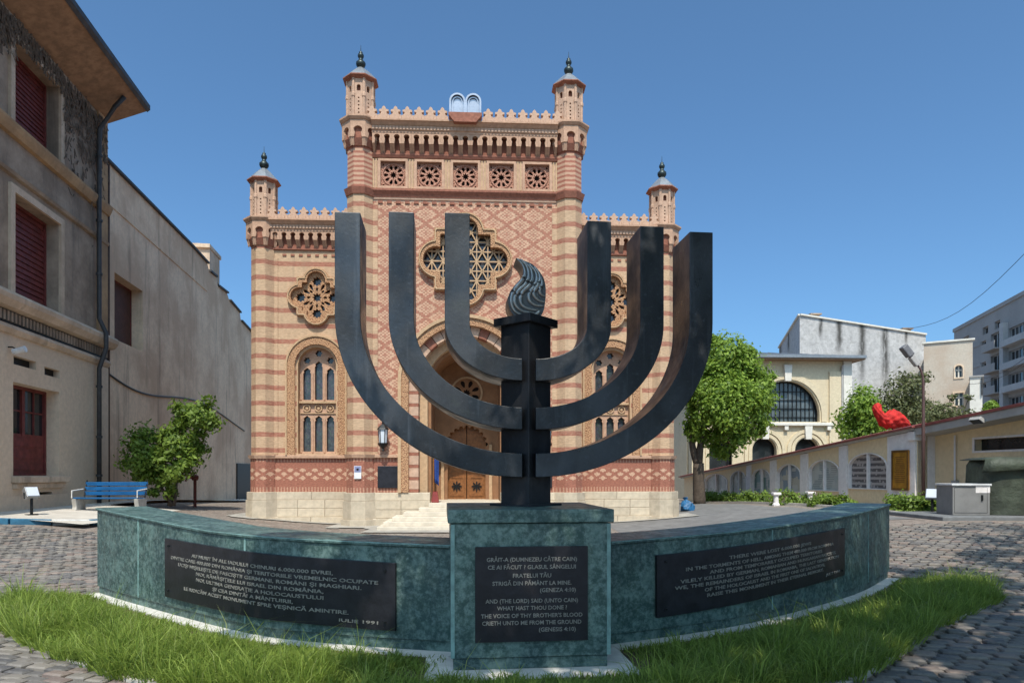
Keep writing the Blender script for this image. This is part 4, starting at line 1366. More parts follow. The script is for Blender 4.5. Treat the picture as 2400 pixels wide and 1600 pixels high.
# not under the monument
back = [tuple(LW.pt(s, 0.3)) for s in np.linspace(LW.L, 0, 12)] + [tuple(RW.pt(s, 0.3)) for s in np.linspace(0, RW.L, 12)] + [tuple(RW.pt(s, -THK - 0.05)) for s in np.linspace(RW.L, 0, 12)] + [tuple(LW.pt(s, -THK - 0.05)) for s in np.linspace(0, LW.L, 12)]
plr = [tuple((Mp @ Vector((x, y, 0)))[:2]) for x, y in ((-1.0, -0.45), (1.0, -0.45), (1.0, 1.7), (-1.0, 1.7))]
ok &= ~in_poly(plr, cob[:, 0], cob[:, 1])
ok &= ~in_poly(back, cob[:, 0], cob[:, 1])
cob = cob[ok]
px = CX + FPX * cob[:, 0] / cob[:, 1]
py = HY + FPX * CAMZ / cob[:, 1]
vis = (px > -20) & (px < 2420) & (py < 1612)
# behind the wings nothing shows until well past them
order = np.argsort(np.where(vis, cob[:, 1], 99))
near = set(order[:300].tolist())
ground_ob = bpy.data.objects['ground']
cv = [cobble_v(LXs / 2 - 0.008 - 0.004 * k, LYs / 2 - 0.007) for k in range(3)]
cme = []
for vs, fs in cv:
    cme.append(MB().add(vs.tolist(), fs).mesh('cobblestone', M['cobble']))
allv, allf = [], []
nb = 0
for k in range(len(cob)):
    x, y = cob[k]
    z = gz(x, y) + random.uniform(-0.018, 0.008)
    rz = R(-14) + random.uniform(-0.05, 0.05)
    if k in near:
        o = inst('cobblestone', cme[k % 3], ground_ob, (x, y, z), rz)
        o.rotation_euler = (random.uniform(-0.03, 0.03), random.uniform(-0.03, 0.03), rz)
    else:
        vs, fs = cv[k % 3]
        c, s = math.cos(rz), math.sin(rz)
        allv.append(np.stack([x + c * vs[:, 0] - s * vs[:, 1], y + s * vs[:, 0] + c * vs[:, 1], z + vs[:, 2]], 1))
        allf += [tuple(i + nb for i in f) for f in fs]
        nb += len(vs)
me = bpy.data.meshes.new('cobblestones')
me.from_pydata(np.concatenate(allv).tolist(), [], allf)
me.materials.append(M['cobble_far'])
o = bpy.data.objects.new('cobblestones', me)
COL.objects.link(o)
o.parent = ground_ob
o['kind'] = 'stuff'
# ------------------------------------------------------------------ foliage
def leaf_cloud(name, clumps, leaf, n, m, parent=None, spread=0.55, sub=26, up=0.3):
    """clumps: (x, y, z, rx, ry, rz); n leaves spread over sub-clusters near the surface of each ellipsoid"""
    vol = np.array([c[3] * c[4] * c[5] for c in clumps]) ** 0.75
    P, D = [], []
    for c, v in zip(clumps, vol / vol.sum()):
        k = max(60, int(n * v))
        ns = max(6, int(sub * (v * len(clumps)) ** 0.5))
        d = rng.normal(size=(ns, 3)); d /= np.linalg.norm(d, axis=1)[:, None]
        rad = rng.uniform(0.45, 1.0, ns) ** 0.6
        cc = d * rad[:, None]
        wh = rng.integers(0, ns, k)
        jit = rng.normal(size=(k, 3)) * spread * 0.36
        q = cc[wh] + jit
        P.append(q * np.array(c[3:6]) + np.array(c[:3]))
        dd = q + rng.normal(size=(k, 3)) * 0.6
        D.append(dd)
    P, D = np.concatenate(P), np.concatenate(D)
    D[:, 2] += up
    D /= np.linalg.norm(D, axis=1)[:, None] + 1e-9
    k = len(P)
    t = rng.normal(size=(k, 3)); t -= (t * D).sum(1)[:, None] * D; t /= np.linalg.norm(t, axis=1)[:, None] + 1e-9
    b_ = np.cross(D, t)
    L = (leaf * rng.uniform(0.6, 1.3, k))[:, None]
    V = np.empty((k, 4, 3))
    V[:, 0] = P - t * L; V[:, 1] = P + b_ * L * 0.5 - D * L * 0.15; V[:, 2] = P + t * L; V[:, 3] = P - b_ * L * 0.5 - D * L * 0.15
    me = bpy.data.meshes.new(name)
    me.vertices.add(k * 4); me.vertices.foreach_set('co', V.ravel())
    me.loops.add(k * 4); me.loops.foreach_set('vertex_index', np.arange(k * 4, dtype=np.int32))
    me.polygons.add(k); me.polygons.foreach_set('loop_start', np.arange(0, k * 4, 4, dtype=np.int32))
    me.update(calc_edges=True); me.validate()
    me.materials.append(m)
    o = bpy.data.objects.new(name, me)
    COL.objects.link(o)
    if parent: o.parent = parent
    return o
M['leaf_bright'] = leafmat('maple_leaves', (0.07, 0.135, 0.017), (0.30, 0.43, 0.065), 0.42)
M['leaf_dark'] = leafmat('glossy_leaves', (0.065, 0.12, 0.02), (0.24, 0.34, 0.055), 0.4)
M['leaf_olive'] = leafmat('olive_leaves', (0.07, 0.085, 0.03), (0.16, 0.17, 0.07), 0.3)
M['bark'] = plain('tree_bark', (0.085, 0.065, 0.05), 0.95, 0.3, 8, 0.03, 14)

def limb(p, q, r0, r1, bend=0.1, n=6):
    p, q = Vector(p), Vector(q)
    o = Vector((random.uniform(-1, 1), random.uniform(-1, 1), 0)) * bend * (q - p).length
    path = [p.lerp(q, k / n) + o * math.sin(math.pi * k / n) for k in range(n + 1)]
    return path, [r0 + (r1 - r0) * k / n for k in range(n + 1)]

# ------------------------------------------------------------------ left: the old house
OB_O = Vector((-13.4, 18.0, 0.0))
OB_A = math.atan2(0.99, -0.143)
def left_s(px):
    return (18.0 * 969.0 / (969.0 - px) - 18.0) / 0.99
def left_z(px, py):
    return CAMZ + (HY - py) * (18.0 * 969.0 / (969.0 - px)) / FPX
M['old_upper'] = plaster('weathered_stucco', (0.40, 0.30, 0.22), (0.17, 0.12, 0.085), 0.7, 0.5, True)
M['old_lower'] = plaster('grey_beige_stucco', (0.70, 0.535, 0.385), (0.56, 0.42, 0.295), 0.5, 0.4, False)
M['old_trim'] = plaster('pale_trim', (0.64, 0.49, 0.36), (0.34, 0.24, 0.16), 0.5, 0.8, True)
M['ochre_trim'] = plaster('ochre_trim', (0.48, 0.30, 0.16), (0.26, 0.16, 0.09), 0.6, 0.9, True)
M['shutter'] = plain('oxblood_paint', (0.17, 0.035, 0.03), 0.55, 0.3, 5, 0.004)
M['eave_wood'] = plain('eave_boards', (0.32, 0.19, 0.115), 0.8, 0.25, 4, 0.006)
M['pipe'] = plain('grey_downpipe', (0.06, 0.058, 0.06), 0.6, 0.25, 4, 0, 20, 0.2)
M['dark_glass'] = plain('window_glass', (0.02, 0.022, 0.025), 0.08, 0.2, 3, 0, 20, 0.0, 0.6)
house = thing('old_house', 'weathered dark stucco house with red shuttered windows and wide eaves, far left', 'house', OB_O, OB_A)
S0, S1 = -5.0, 6.28
wn = (0.6, 3.05)
def rect(a, b_, c, d): return [(a, c), (b_, c), (b_, d), (a, d)]
openings = [(wn[0], wn[1], 1.60, 4.14), (wn[0], wn[1], 6.53, 9.26), (wn[0], wn[1], 11.10, 13.44), (-3.6, -1.3, 1.6, 4.14), (-3.6, -1.3, 6.53, 9.26), (-3.6, -1.3, 11.10, 13.44)]
lowh = [rect(*o) for o in openings if o[3] < 5] + [rect(1.25, 2.62, 0.62, 1.12), rect(0.62, 1.75, 4.62, 4.86), rect(2.2, 3.08, 4.56, 4.80)]
MB().slab(rect(S0, S1, -0.3, 5.45), lowh, 0.0, 0.45).build('wall', M['old_lower'], house, label='beige ground-floor wall')
MB().slab(rect(S0, S1, 5.45, 14.3), [rect(*o) for o in openings if o[3] > 5], 0.02, 0.46).build('wall', M['old_upper'], house, label='dark weathered upper wall')
MB().box(S0, S1, 0.6, 9, -0.3, 14.2).build('wall_core', M['old_upper'], house)
MB().box(1.2, 2.7, 0.3, 0.34, 0.6, 1.2).build('cellar_vent', M['iron'], house)
for v in ((0.60, 1.77, 4.6, 4.88), (2.18, 3.1, 4.54, 4.82)):
    MB().box(v[0], v[1], 0.18, 0.2, v[2], v[3]).build('vent_grille', M['iron'], house)
for a, b_, c, d in openings:
    ground_floor = d < 5
    wd = MB().band(rect(a, b_, c, d), rect(a + 0.09, b_ - 0.09, c + 0.07, d - 0.09), 0.36, 0.46).build('window', M['shutter'], house)
    mid = (a + b_) / 2
    if ground_floor:
        zm = c + (d - c) * 0.45
        MB().box(a + 0.09, b_ - 0.09, 0.40, 0.44, c + 0.05, zm).build('lower_panel', M['shutter'], wd)
        m = MB()
        for k in range(3):
            m.box(a + 0.25, b_ - 0.25, 0.385, 0.402, c + 0.16 + k * 0.34, c + 0.40 + k * 0.34)
        m.build('raised_panel', M['shutter'], wd)
        MB().box(mid - 0.07, mid + 0.07, 0.37, 0.45, zm, d - 0.05).build('mullion', M['shutter'], wd)
        MB().box(a + 0.05, b_ - 0.05, 0.44, 0.45, zm, d - 0.05).build('pane', M['dark_glass'], wd)
        MB().box(a, b_, 0.395, 0.44, zm - 0.05, zm + 0.05).build('rail', M['shutter'], wd)
        for q in ((a + mid) / 2 + 0.02, (b_ + mid) / 2 - 0.0):
            MB().box(q - 0.02, q + 0.02, 0.40, 0.45, zm, d - 0.08).build('glazing_bar', M['shutter'], wd)
        MB().box(a, b_, 0.41, 0.45, (zm + d) / 2 - 0.02, (zm + d) / 2 + 0.02).build('glazing_bar', M['shutter'], wd)
    else:
        n = 16
        m = MB()
        for k in range(n):
            z0 = c + 0.07 + (d - c - 0.16) * k / n
            z1 = z0 + (d - c - 0.16) / n - 0.012
            m.add([(a + 0.08, 0.375, z0), (b_ - 0.08, 0.375, z0), (b_ - 0.08, 0.41, z1), (a + 0.08, 0.41, z1), (a + 0.08, 0.43, z0), (b_ - 0.08, 0.43, z0), (b_ - 0.08, 0.44, z1), (a + 0.08, 0.44, z1)], [(0, 1, 2, 3), (4, 7, 6, 5), (0, 4, 5, 1), (3, 2, 6, 7)])
        m.build('roller_shutter', M['shutter'], wd)
        MB().box(a, b_, 0.47, 0.5, c, d).build('pane', M['dark_glass'], wd)
    # surround
    if not (d < 5):
        MB().band(rect(a - 0.20, b_ + 0.20, c - 0.02, d + 0.20), rect(a - 0.005, b_ + 0.005, c, d + 0.005), -0.06, 0.03).build('window_surround', M['old_trim'], house)
    else:
        MB().box(a - 0.1, b_ + 0.25, -0.22, 0.3, c - 0.20, c - 0.02).build('sill', M['old_trim'], house, bevel=0.02)
        MB().box(a - 0.05, b_ + 0.18, -0.12, 0.02, c - 0.36, c - 0.205).build('sill_moulding', M['old_trim'], house, bevel=0.02)
def hmould(parent, x0, x1, prof, m, name='cornice'):
    n = len(prof)
    vs = [(x0, -o, z) for o, z in prof] + [(x1, -o, z) for o, z in prof]
    fs = [(i, i + 1, n + i + 1, n + i) for i in range(n - 1)] + [tuple(range(n)), tuple(range(n, 2 * n))]
    return MB().add(vs, fs).build(name, m, parent)
hmould(house, S0, S1 + 0.2, [(-0.02, 6.02), (0.22, 6.06), (0.34, 6.22), (0.36, 6.34), (0.30, 6.42), (0.12, 6.52), (-0.02, 6.53)], M['old_trim'])
hmould(house, S0, S1 + 0.1, [(-0.02, 5.38), (0.06, 5.40), (0.14, 5.52), (0.12, 5.60), (0.02, 5.66), (-0.02, 5.67)], M['old_trim'])
MB().box(S0, S1 + 0.02, -0.03, 0.03, 5.68, 6.01).build('dentil_band', M['iron'], house)
m = MB()
k = S0
while k < S1:
    m.box(k, k + 0.09, -0.07, -0.031, 5.72, 5.98); k += 0.18
m.build('dentil_row', M['old_upper'], house)
hmould(house, S0, S1 + 0.08, [(-0.03, 10.72), (0.10, 10.74), (0.16, 10.86), (0.20, 10.98), (0.20, 11.05), (-0.03, 11.07)], M['ochre_trim'])
hmould(house, S0, S1 + 0.05, [(-0.03, 9.66), (0.08, 9.68), (0.12, 9.76), (-0.03, 9.84)], M['old_upper'])
MB().box(5.55, S1 + 0.03, -0.07, 0.2, -0.3, 5.37).build('corner_pilaster', M['old_lower'], house)
MB().box(5.60, S1 + 0.03, -0.05, 0.2, 6.54, 14.2).build('corner_pilaster', M['ochre_trim'], house)
MB().box(S0, S1 + 0.06, -0.05, 0.02, -0.3, 1.05).build('wall_base', M['old_lower'], house)
# eave
ev = MB().add([(S0, 0.05, 14.05), (S1 + 0.2, 0.05, 14.05), (S1 + 0.25, -1.25, 14.62), (S0, -1.25, 14.62), (S0, 0.05, 14.3), (S1 + 0.2, 0.05, 14.3), (S1 + 0.25, -1.25, 14.74), (S0, -1.25, 14.74)], [(0, 1, 2, 3), (4, 7, 6, 5), (0, 4, 5, 1), (1, 5, 6, 2), (2, 6, 7, 3), (3, 7, 4, 0)])
ev.build('eave_soffit', M['eave_wood'], house)
m = MB()
for k in range(0, 12):
    s_ = S0 + k
    m.add([(s_, 0, 14.02), (s_ + 0.12, 0, 14.02), (s_ + 0.12, -1.2, 14.57), (s_, -1.2, 14.57), (s_, 0, 14.1), (s_ + 0.12, 0, 14.1), (s_ + 0.12, -1.2, 14.61), (s_, -1.2, 14.61)], [(0, 1, 2, 3), (4, 7, 6, 5), (0, 4, 5, 1), (1, 5, 6, 2), (2, 6, 7, 3), (3, 7, 4, 0)])
MB().add([(S0, -1.27, 14.60), (S1 + 0.27, -1.27, 14.60), (S1 + 0.27, -1.27, 14.86), (S0, -1.27, 14.86), (S0, -1.36, 14.70), (S1 + 0.3, -1.36, 14.70), (S1 + 0.3, -1.36, 14.86), (S0, -1.36, 14.86)], [(0, 1, 5, 4), (4, 5, 6, 7), (7, 6, 2, 3), (0, 3, 2, 1), (1, 2, 6, 5), (0, 4, 7, 3)]).build('gutter', M['pipe'], house)
MB().add([(S0, -1.3, 14.80), (S1 + 0.28, -1.3, 14.80), (S1 + 0.28, 5, 17.4), (S0, 5, 17.4), (S1 + 0.28, 9, 14.3), (S0, 9, 14.3)], [(0, 1, 2, 3), (3, 2, 4, 5)]).build('roof', plain('dark_roof_tiles', (0.12, 0.07, 0.055), 0.85, 0.25, 8, 0.02), house)
MB().tube([(5.28, -1.0, 14.45), (5.28, -0.7, 14.1), (5.28, -0.22, 13.3), (5.28, -0.20, 12.8), (5.28, -0.20, 6.9), (5.28, -0.42, 6.4), (5.28, -0.42, 5.9), (5.28, -0.2, 5.2), (5.28, -0.2, 0.55)], 0.075, 10).build('downpipe', M['pipe'], house, True)
m = MB()
for z in (12.4, 10.2, 8.4, 4.6, 2.9, 1.6):
    m.lathe([(0.10, z - 0.04), (0.10, z + 0.04)], 10, 5.28, -0.2)
m.build('pipe_bracket', M['pipe'], house)
# dry creeper on the top storey
k = 2600
sx = rng.uniform(S0, S1 - 0.1, k); szz = 14.0 - np.abs(rng.normal(0, 0.55, k)) * (1.0 + 1.2 * (sx > 3.2))
okv = np.ones(k, bool)
for a, b_, c, d in openings:
    okv &= ~((sx > a - 0.1) & (sx < b_ + 0.1) & (szz > c) & (szz < d + 0.05))
cl = MB()
for a, b_ in zip(sx[okv], szz[okv]):
    L_, an = random.uniform(0.08, 0.30), random.uniform(-0.9, 0.9) - math.pi / 2
    dx, dz, t = math.cos(an) * L_, math.sin(an) * L_, 0.012 + 0.02 * random.random()
    y0 = -random.uniform(0.01, 0.12)
    cl.add([(a - t, y0, b_), (a + t, y0 - 0.01, b_), (a + dx + t, y0 - 0.02, b_ + dz), (a + dx - t, y0, b_ + dz)], [(0, 1, 2, 3)])
cr = cl.build('dry_creeper', plain('dead_creeper', (0.12, 0.085, 0.06), 0.95, 0.4, 9), house)
cr['kind'] = 'stuff'
cam_s = thing('security_camera', 'small white security camera on the old house, far left edge', 'camera')
cam_s.parent = None
Mh = Matrix.Translation(OB_O) @ Matrix.Rotation(OB_A, 4, 'Z')
cam_s.matrix_basis = Mh @ Matrix.Translation((0.35, -0.28, 4.95))
MB().lathe([(0.07, -0.16), (0.08, 0.05), (0.09, 0.16)], 10).xform(Matrix.Rotation(R(75), 4, 'X')).build('housing', plain('white_plastic', (0.7, 0.7, 0.7), 0.4), cam_s)
MB().tube([(0, 0.02, 0.0), (0, 0.16, 0.08), (0, 0.27, 0.08)], 0.02, 6).build('arm', M['iron'], cam_s)

# ------------------------------------------------------------------ left: the long blank building
M['blank'] = plaster('stained_beige_render', (0.84, 0.64, 0.45), (0.56, 0.38, 0.25), 0.75, 0.3, True, 0.9, (0.24, 0.17, 0.125))
blank = thing('long_building', 'long stained beige building with one shuttered window beside the temple', 'building', OB_O, OB_A)
b0, b1 = 6.32, 30.0
w0, w1 = left_s(273), left_s(339)
wz0, wz1 = 6.56, 8.99
top = [(b0, 12.72), (16.0, 12.80), (18.6, 12.75), (18.9, 12.45), (20.2, 12.5), (20.6, 12.1), (22.5, 12.2), (23.0, 11.9), (25.5, 11.75), (25.8, 11.3), (b1, 11.1)]
g0, g1 = left_s(557), left_s(596)
MB().slab([(b0, -0.3), (b1, -0.3)] + list(reversed(top)), [rect(w0, w1, wz0, wz1)], 0.06, 0.55).build('wall', M['blank'], blank)
MB().box(b0, b1, 0.7, 9, -0.3, 11.0).build('wall_core', M['blank'], blank)
m = MB()
for (a, za), (c, zb_) in zip(top[:-1], top[1:]):
    if c - a > 0.5:
        m.add([(a, -0.06, za), (c, -0.06, zb_), (c, 0.6, zb_), (a, 0.6, za), (a, -0.06, za + 0.09), (c, -0.06, zb_ + 0.09), (c, 0.6, zb_ + 0.09), (a, 0.6, za + 0.09)], [(0, 1, 5, 4), (4, 5, 6, 7), (1, 2, 6, 5), (0, 4, 7, 3), (0, 3, 2, 1)])
m.build('parapet_flashing', M['pipe'], blank)
hmould(blank, b0, 18.5, [(-0.07, 11.25), (-0.02, 11.26), (-0.02, 11.32), (-0.07, 11.33)], M['blank'], 'string_line')
wd = MB().band(rect(w0, w1, wz0, wz1), rect(w0 + 0.07, w1 - 0.07, wz0 + 0.05, wz1 - 0.07), 0.48, 0.56).build('window', M['shutter'], blank)
MB().box(w0 + 0.05, w1 - 0.05, 0.50, 0.54, wz0, wz1).build('closed_shutter', plain('brown_shutter', (0.11, 0.045, 0.03), 0.7, 0.2, 5), wd)
MB().box(left_s(497), left_s(520), 0.1, 0.9, 12.3, 13.75).box(left_s(495), left_s(522), 0.05, 0.95, 13.75, 13.95).build('chimney', M['old_trim'], blank)
gt = MB().box(g0, g1, -0.02, 0.05, -0.3, 2.3).build('dark_gate', M['iron'], blank)
cab = []
for k in range(25):
    t = k / 24
    px_ = 252 + (575 - 252) * t
    py_ = 872 + (1000 - 872) * t + 16 * math.sin(math.pi * t * 2.2)
    cab.append((left_s(px_), -0.0 + 0.03, left_z(px_, py_)))
o = MB().tube(cab, 0.035, 6).build('wall_cable', M['iron'], blank)
MB().tube([(6.42, -0.02, 12.6), (6.42, -0.02, 0.4)], 0.055, 8).build('downpipe', plain('rusty_pipe', (0.09, 0.05, 0.035), 0.7, 0.3, 5), blank, True)

# ------------------------------------------------------------------ left: pavement with painted kerb
M['kerb_white'] = plain('white_kerb_paint', (0.62, 0.61, 0.58), 0.7, 0.15, 5, 0.006)
M['kerb_blue'] = plain('blue_kerb_paint', (0.035, 0.15, 0.25), 0.65, 0.3, 5, 0.006)
def pave_in(x, y): return -18.5 < x < -9.9 - 0.09 * (y - 16) and 15.9 < y < 21.5 or (-20 < x < -12.4 - 0.14 * (y - 18) and 21 < y < 42)  # far strip beside the long building extended to bounce light onto its wall
draped('pavement', M['concrete'], pave_in, np.arange(-20, -8.9, 0.4), np.arange(15.6, 42.1, 0.4), 0.11)
kerb = thing('painted_kerb', 'blue and white painted kerb along the pavement by the old house', 'kerb')
kx = [(-16.4, 15.85), (-15.6, 15.8), (-14.8, 15.75), (-14.0, 15.72), (-13.2, 15.70), (-12.4, 15.75), (-11.6, 15.9), (-10.9, 16.3), (-10.4, 16.9), (-10.2, 17.7), (-10.25, 18.6), (-10.3, 19.5)]
for i, (a, b_) in enumerate(zip(kx[:-1], kx[1:])):
    a, b_ = Vector((*a, gz(*a))), Vector((*b_, gz(*b_)))
    d = (b_ - a)
    n_ = Vector((-d.y, d.x, 0)).normalized() * 0.09
    a2, b2 = a + d * 0.01, b_ - d * 0.01
    vs = [a2 - n_, b2 - n_, b2 + n_, a2 + n_]
    m = MB().add([(p.x, p.y, p.z - 0.1) for p in vs] + [(p.x, p.y, p.z + 0.13) for p in vs], [(0, 3, 2, 1), (4, 5, 6, 7), (0, 1, 5, 4), (1, 2, 6, 5), (2, 3, 7, 6), (3, 0, 4, 7)])
    m.build('kerb_stone', M['kerb_blue'] if i % 3 != 1 else M['kerb_white'], kerb, bevel=0.015)

# bench
def bench():
    Yb = 19.5
    c = at(258, 1200, Yb)
    zb_ = gz(c.x, Yb) + 0.04
    o = thing('park_bench', 'blue slatted bench with concrete ends by the old house', 'bench', (c.x, Yb, zb_), R(4))
    blue = plain('blue_bench_paint', (0.008, 0.095, 0.25), 0.45, 0.2, 5, 0.003)
    conc = plain('rough_concrete', (0.42, 0.40, 0.36), 0.9, 0.2, 8, 0.015)
    for k in range(4):
        MB().box(-0.86, 0.86, -0.27 + k * 0.135, -0.16 + k * 0.135, 0.44 - 0.01 * k, 0.475 - 0.01 * k).build('seat_slat', blue, o, bevel=0.006)
    for k in range(3):
        MB().box(-0.86, 0.86, 0.30 + k * 0.035, 0.33 + k * 0.035, 0.52 + k * 0.135, 0.63 + k * 0.135).build('back_slat', blue, o, bevel=0.006)
    for s in (-1, 1):
        MB().slab([(-0.3, 0), (0.3, 0), (0.22, 0.2), (0.26, 0.43), (-0.30, 0.43), (-0.24, 0.2)], [], -0.06, 0.06).xform(Matrix.Translation((s * 0.84, 0, 0)) @ Matrix.Rotation(R(90), 4, 'Z')).build('concrete_leg', conc, o, bevel=0.015)
        MB().tube([(s * 0.88, -0.30, 0.46), (s * 0.88, -0.30, 0.66), (s * 0.88, 0.28, 0.70)], 0.018, 6).build('armrest', M['kerb_white'], o)
        MB().tube([(s * 0.84, 0.24, 0.40), (s * 0.84, 0.33, 0.65), (s * 0.84, 0.42, 0.95)], 0.02, 6).build('back_support', M['iron'], o)
bench()

def floodlight(x, y, z, rz, tilt, label, grp=None):
    o = thing('floodlight', label, 'floodlight', (x, y, z), rz, grp)
    gr = plain('grey_aluminium', (0.36, 0.37, 0.38), 0.4, 0.15, 8, 0, 20, 0.6)
    MB().box(-0.11, 0.11, -0.11, 0.11, 0, 0.02).build('foot', M['iron'], o)
    MB().tube([(0, 0, 0.0), (0, 0, 0.42)], 0.035, 8).build('stem', M['iron'], o)
    T = Matrix.Translation((0, 0, 0.56)) @ Matrix.Rotation(R(tilt), 4, 'X')
    MB().box(-0.15, 0.15, -0.05, 0.09, -0.14, 0.14).xform(T).build('head', gr, o, bevel=0.01)
    MB().box(-0.13, 0.13, -0.06, -0.052, -0.12, 0.12).xform(T).build('lens', M['lamp_glass'], o)
    m = MB()
    for k in range(5):
        m.box(-0.14, 0.14, 0.09, 0.13, -0.12 + k * 0.055, -0.10 + k * 0.055)
    m.xform(T).build('cooling_fin', gr, o)
    MB().tube([(-0.17, 0, 0.56), (-0.17, 0, 0.42), (0.17, 0, 0.42), (0.17, 0, 0.56)], 0.014, 6).build('yoke', M['iron'], o)
p = at(74, 1210, 17.2)
floodlight(p.x, 17.2, gz(p.x, 17.2) + 0.11, R(60), -30, 'grey floodlight on a short post by the painted kerb', 'ground floodlights')
# stand pipe
p = at(457, 1200, 24.5)
o = thing('red_standpipe', 'thin red standpipe post beside the small leafy tree', 'standpipe', (p.x, 24.5, gz(p.x, 24.5)))
rp = plain('rusty_red', (0.16, 0.035, 0.025), 0.6, 0.3, 8)
MB().tube([(0, 0, -0.05), (0, 0, 1.05)], 0.055, 8).build('post', rp, o)
MB().lathe([(0.10, 0.95), (0.13, 1.02), (0.13, 1.10), (0.05, 1.16)], 8).build('valve_head', rp, o)
MB().tube([(0, 0, 1.05), (-0.28, 0, 1.05), (-0.34, 0, 0.92)], 0.045, 8).build('spout', rp, o)

# small leafy tree on the left
p = at(403, 1178, 23.0)
t0 = Vector((p.x, 23.0, p.z))
tr = thing('small_tree', 'small bushy two-headed tree against the beige wall on the left', 'tree', t0)
k = 23.0 / FPX
def tl(px, py): return ((px - 403) * k, (1178 - py) * k)
m = MB()
for (ax, az), r0 in ((tl(465, 1000), 0.07), (tl(345, 1060), 0.06), (tl(405, 1080), 0.06)):
    pa, ra = limb((random.uniform(-0.1, 0.1), 0, -0.1), (ax, 0.1, az), r0, 0.02, 0.08)
    m.tube(pa, ra, 7)
m.build('trunk', M['bark'], tr, True)
cl = [(*tl(462, 975)[:1], 0.0, tl(462, 975)[1], 0.72, 0.72, 0.66), (*tl(425, 1040)[:1], 0.0, tl(425, 1040)[1], 0.75, 0.8, 0.6), (*tl(335, 1060)[:1], 0.1, tl(335, 1060)[1], 0.72, 0.75, 0.80), (*tl(400, 1090)[:1], -0.25, tl(400, 1090)[1], 0.95, 0.75, 0.55), (*tl(385, 1140)[:1], -0.1, tl(385, 1140)[1], 0.45, 0.5, 0.45)]
leaf_cloud('crown', cl, 0.085, 9500, M['leaf_dark'], tr, 0.5, 22)
# ------------------------------------------------------------------ right: perimeter wall with notice boards
FW = Vector((10.75, 40.0, 0.0))
DW = Vector((2.65, -22.0, 0.0)).normalized()
WA = math.atan2(DW.y, DW.x)
def rY(px): return 15.57 / ((px - CX) / FPX + 0.1205)
def rs(px): return (40.0 - rY(px)) / 0.9928
def rz_(px, py): return CAMZ + (HY - py) * rY(px) / FPX
def rtop(s): return 1.65 + 0.0815 * s
M['wall_cream'] = plaster('cream_render', (0.76, 0.60, 0.38), (0.68, 0.52, 0.32), 0.5, 0.6, False)
M['wall_lilac'] = plaster('white_render', (0.76, 0.71, 0.69), (0.66, 0.61, 0.59), 0.4, 0.6, False)
M['red_tin'] = plain('red_roof_sheet', (0.30, 0.085, 0.075), 0.5, 0.2, 5, 0.004)
M['soffit_grey'] = plain('grey_soffit', (0.40, 0.385, 0.37), 0.8, 0.1, 4)
pw = thing('perimeter_wall', 'cream wall with red tin coping, white pilasters and arched notice boards, right side', 'wall', FW, WA)
SP = rs(2150)
def wslab(s0, s1, y0, y1, z0, dz, name, m, parent=pw, n=6):
    """piece of wall between s0 and s1 whose top follows the coping, dz below it"""
    vs, fs = [], []
    mb = MB()
    pts = [(s0, z0), (s1, z0), (s1, rtop(s1) + dz), (s0, rtop(s0) + dz)]
    return mb.slab(pts, [], y0, y1).build(name, m, parent)
boards = [(1652, 1706, 1110, 1157), (1713, 1751, 1103, 1157), (1763, 1807, 1098, 1155), (1822, 1878, 1087, 1152), (1896, 1969, 1077, 1150), (1989, 2082, 1061, 1146)]
holes = []
bd = []
for a, b_, yt, yb in boards:
    s0, s1 = rs(a), rs(b_)
    z0 = (rz_(a, yb) + rz_(b_, yb)) / 2
    z1 = rz_((a + b_) / 2, yt)
    h = z1 - z0
    rise = min(0.32 * (s1 - s0), 0.4 * h)
    c = (s0 + s1) / 2
    out = [(s0, z0), (s1, z0)] + [(c + (s1 - s0) / 2 * math.cos(math.pi * k / 12), z1 - rise + rise * math.sin(math.pi * k / 12)) for k in range(13)]
    holes.append(out)
    bd.append((s0, s1, z0, z1, rise, out))
MB().slab([(-2, -0.4), (SP, -0.4), (SP, rtop(SP) - 0.02), (-2, rtop(-2) - 0.02)], holes, 0.0, 0.35).build('wall_face', M['wall_cream'], pw)
MB().slab([(-2, -0.4), (SP - 0.02, -0.4), (SP - 0.02, rtop(SP) - 0.05), (-2, rtop(-2) - 0.05)], [], 0.36, 0.6).build('wall_core', M['wall_cream'], pw)
for a, b_ in ((1752, 1762), (1807.5, 1821), (1879, 1895), (1970, 1988), (2084, 2149)):
    wslab(rs(a), rs(b_), -0.07, 0.02, -0.3, -0.12, 'pilaster', M['wall_lilac'])
MB().box(SP - 0.28, SP + 0.03, -0.14, 0.3, rtop(SP) - 0.42, rtop(SP) - 0.13).build('pilaster_cap', M['wall_lilac'], pw, bevel=0.02)
MB().box(SP - 0.26, SP + 0.0, 0.02, 0.75, -0.3, rtop(SP) - 0.12).build('wall_return', M['wall_lilac'], pw)
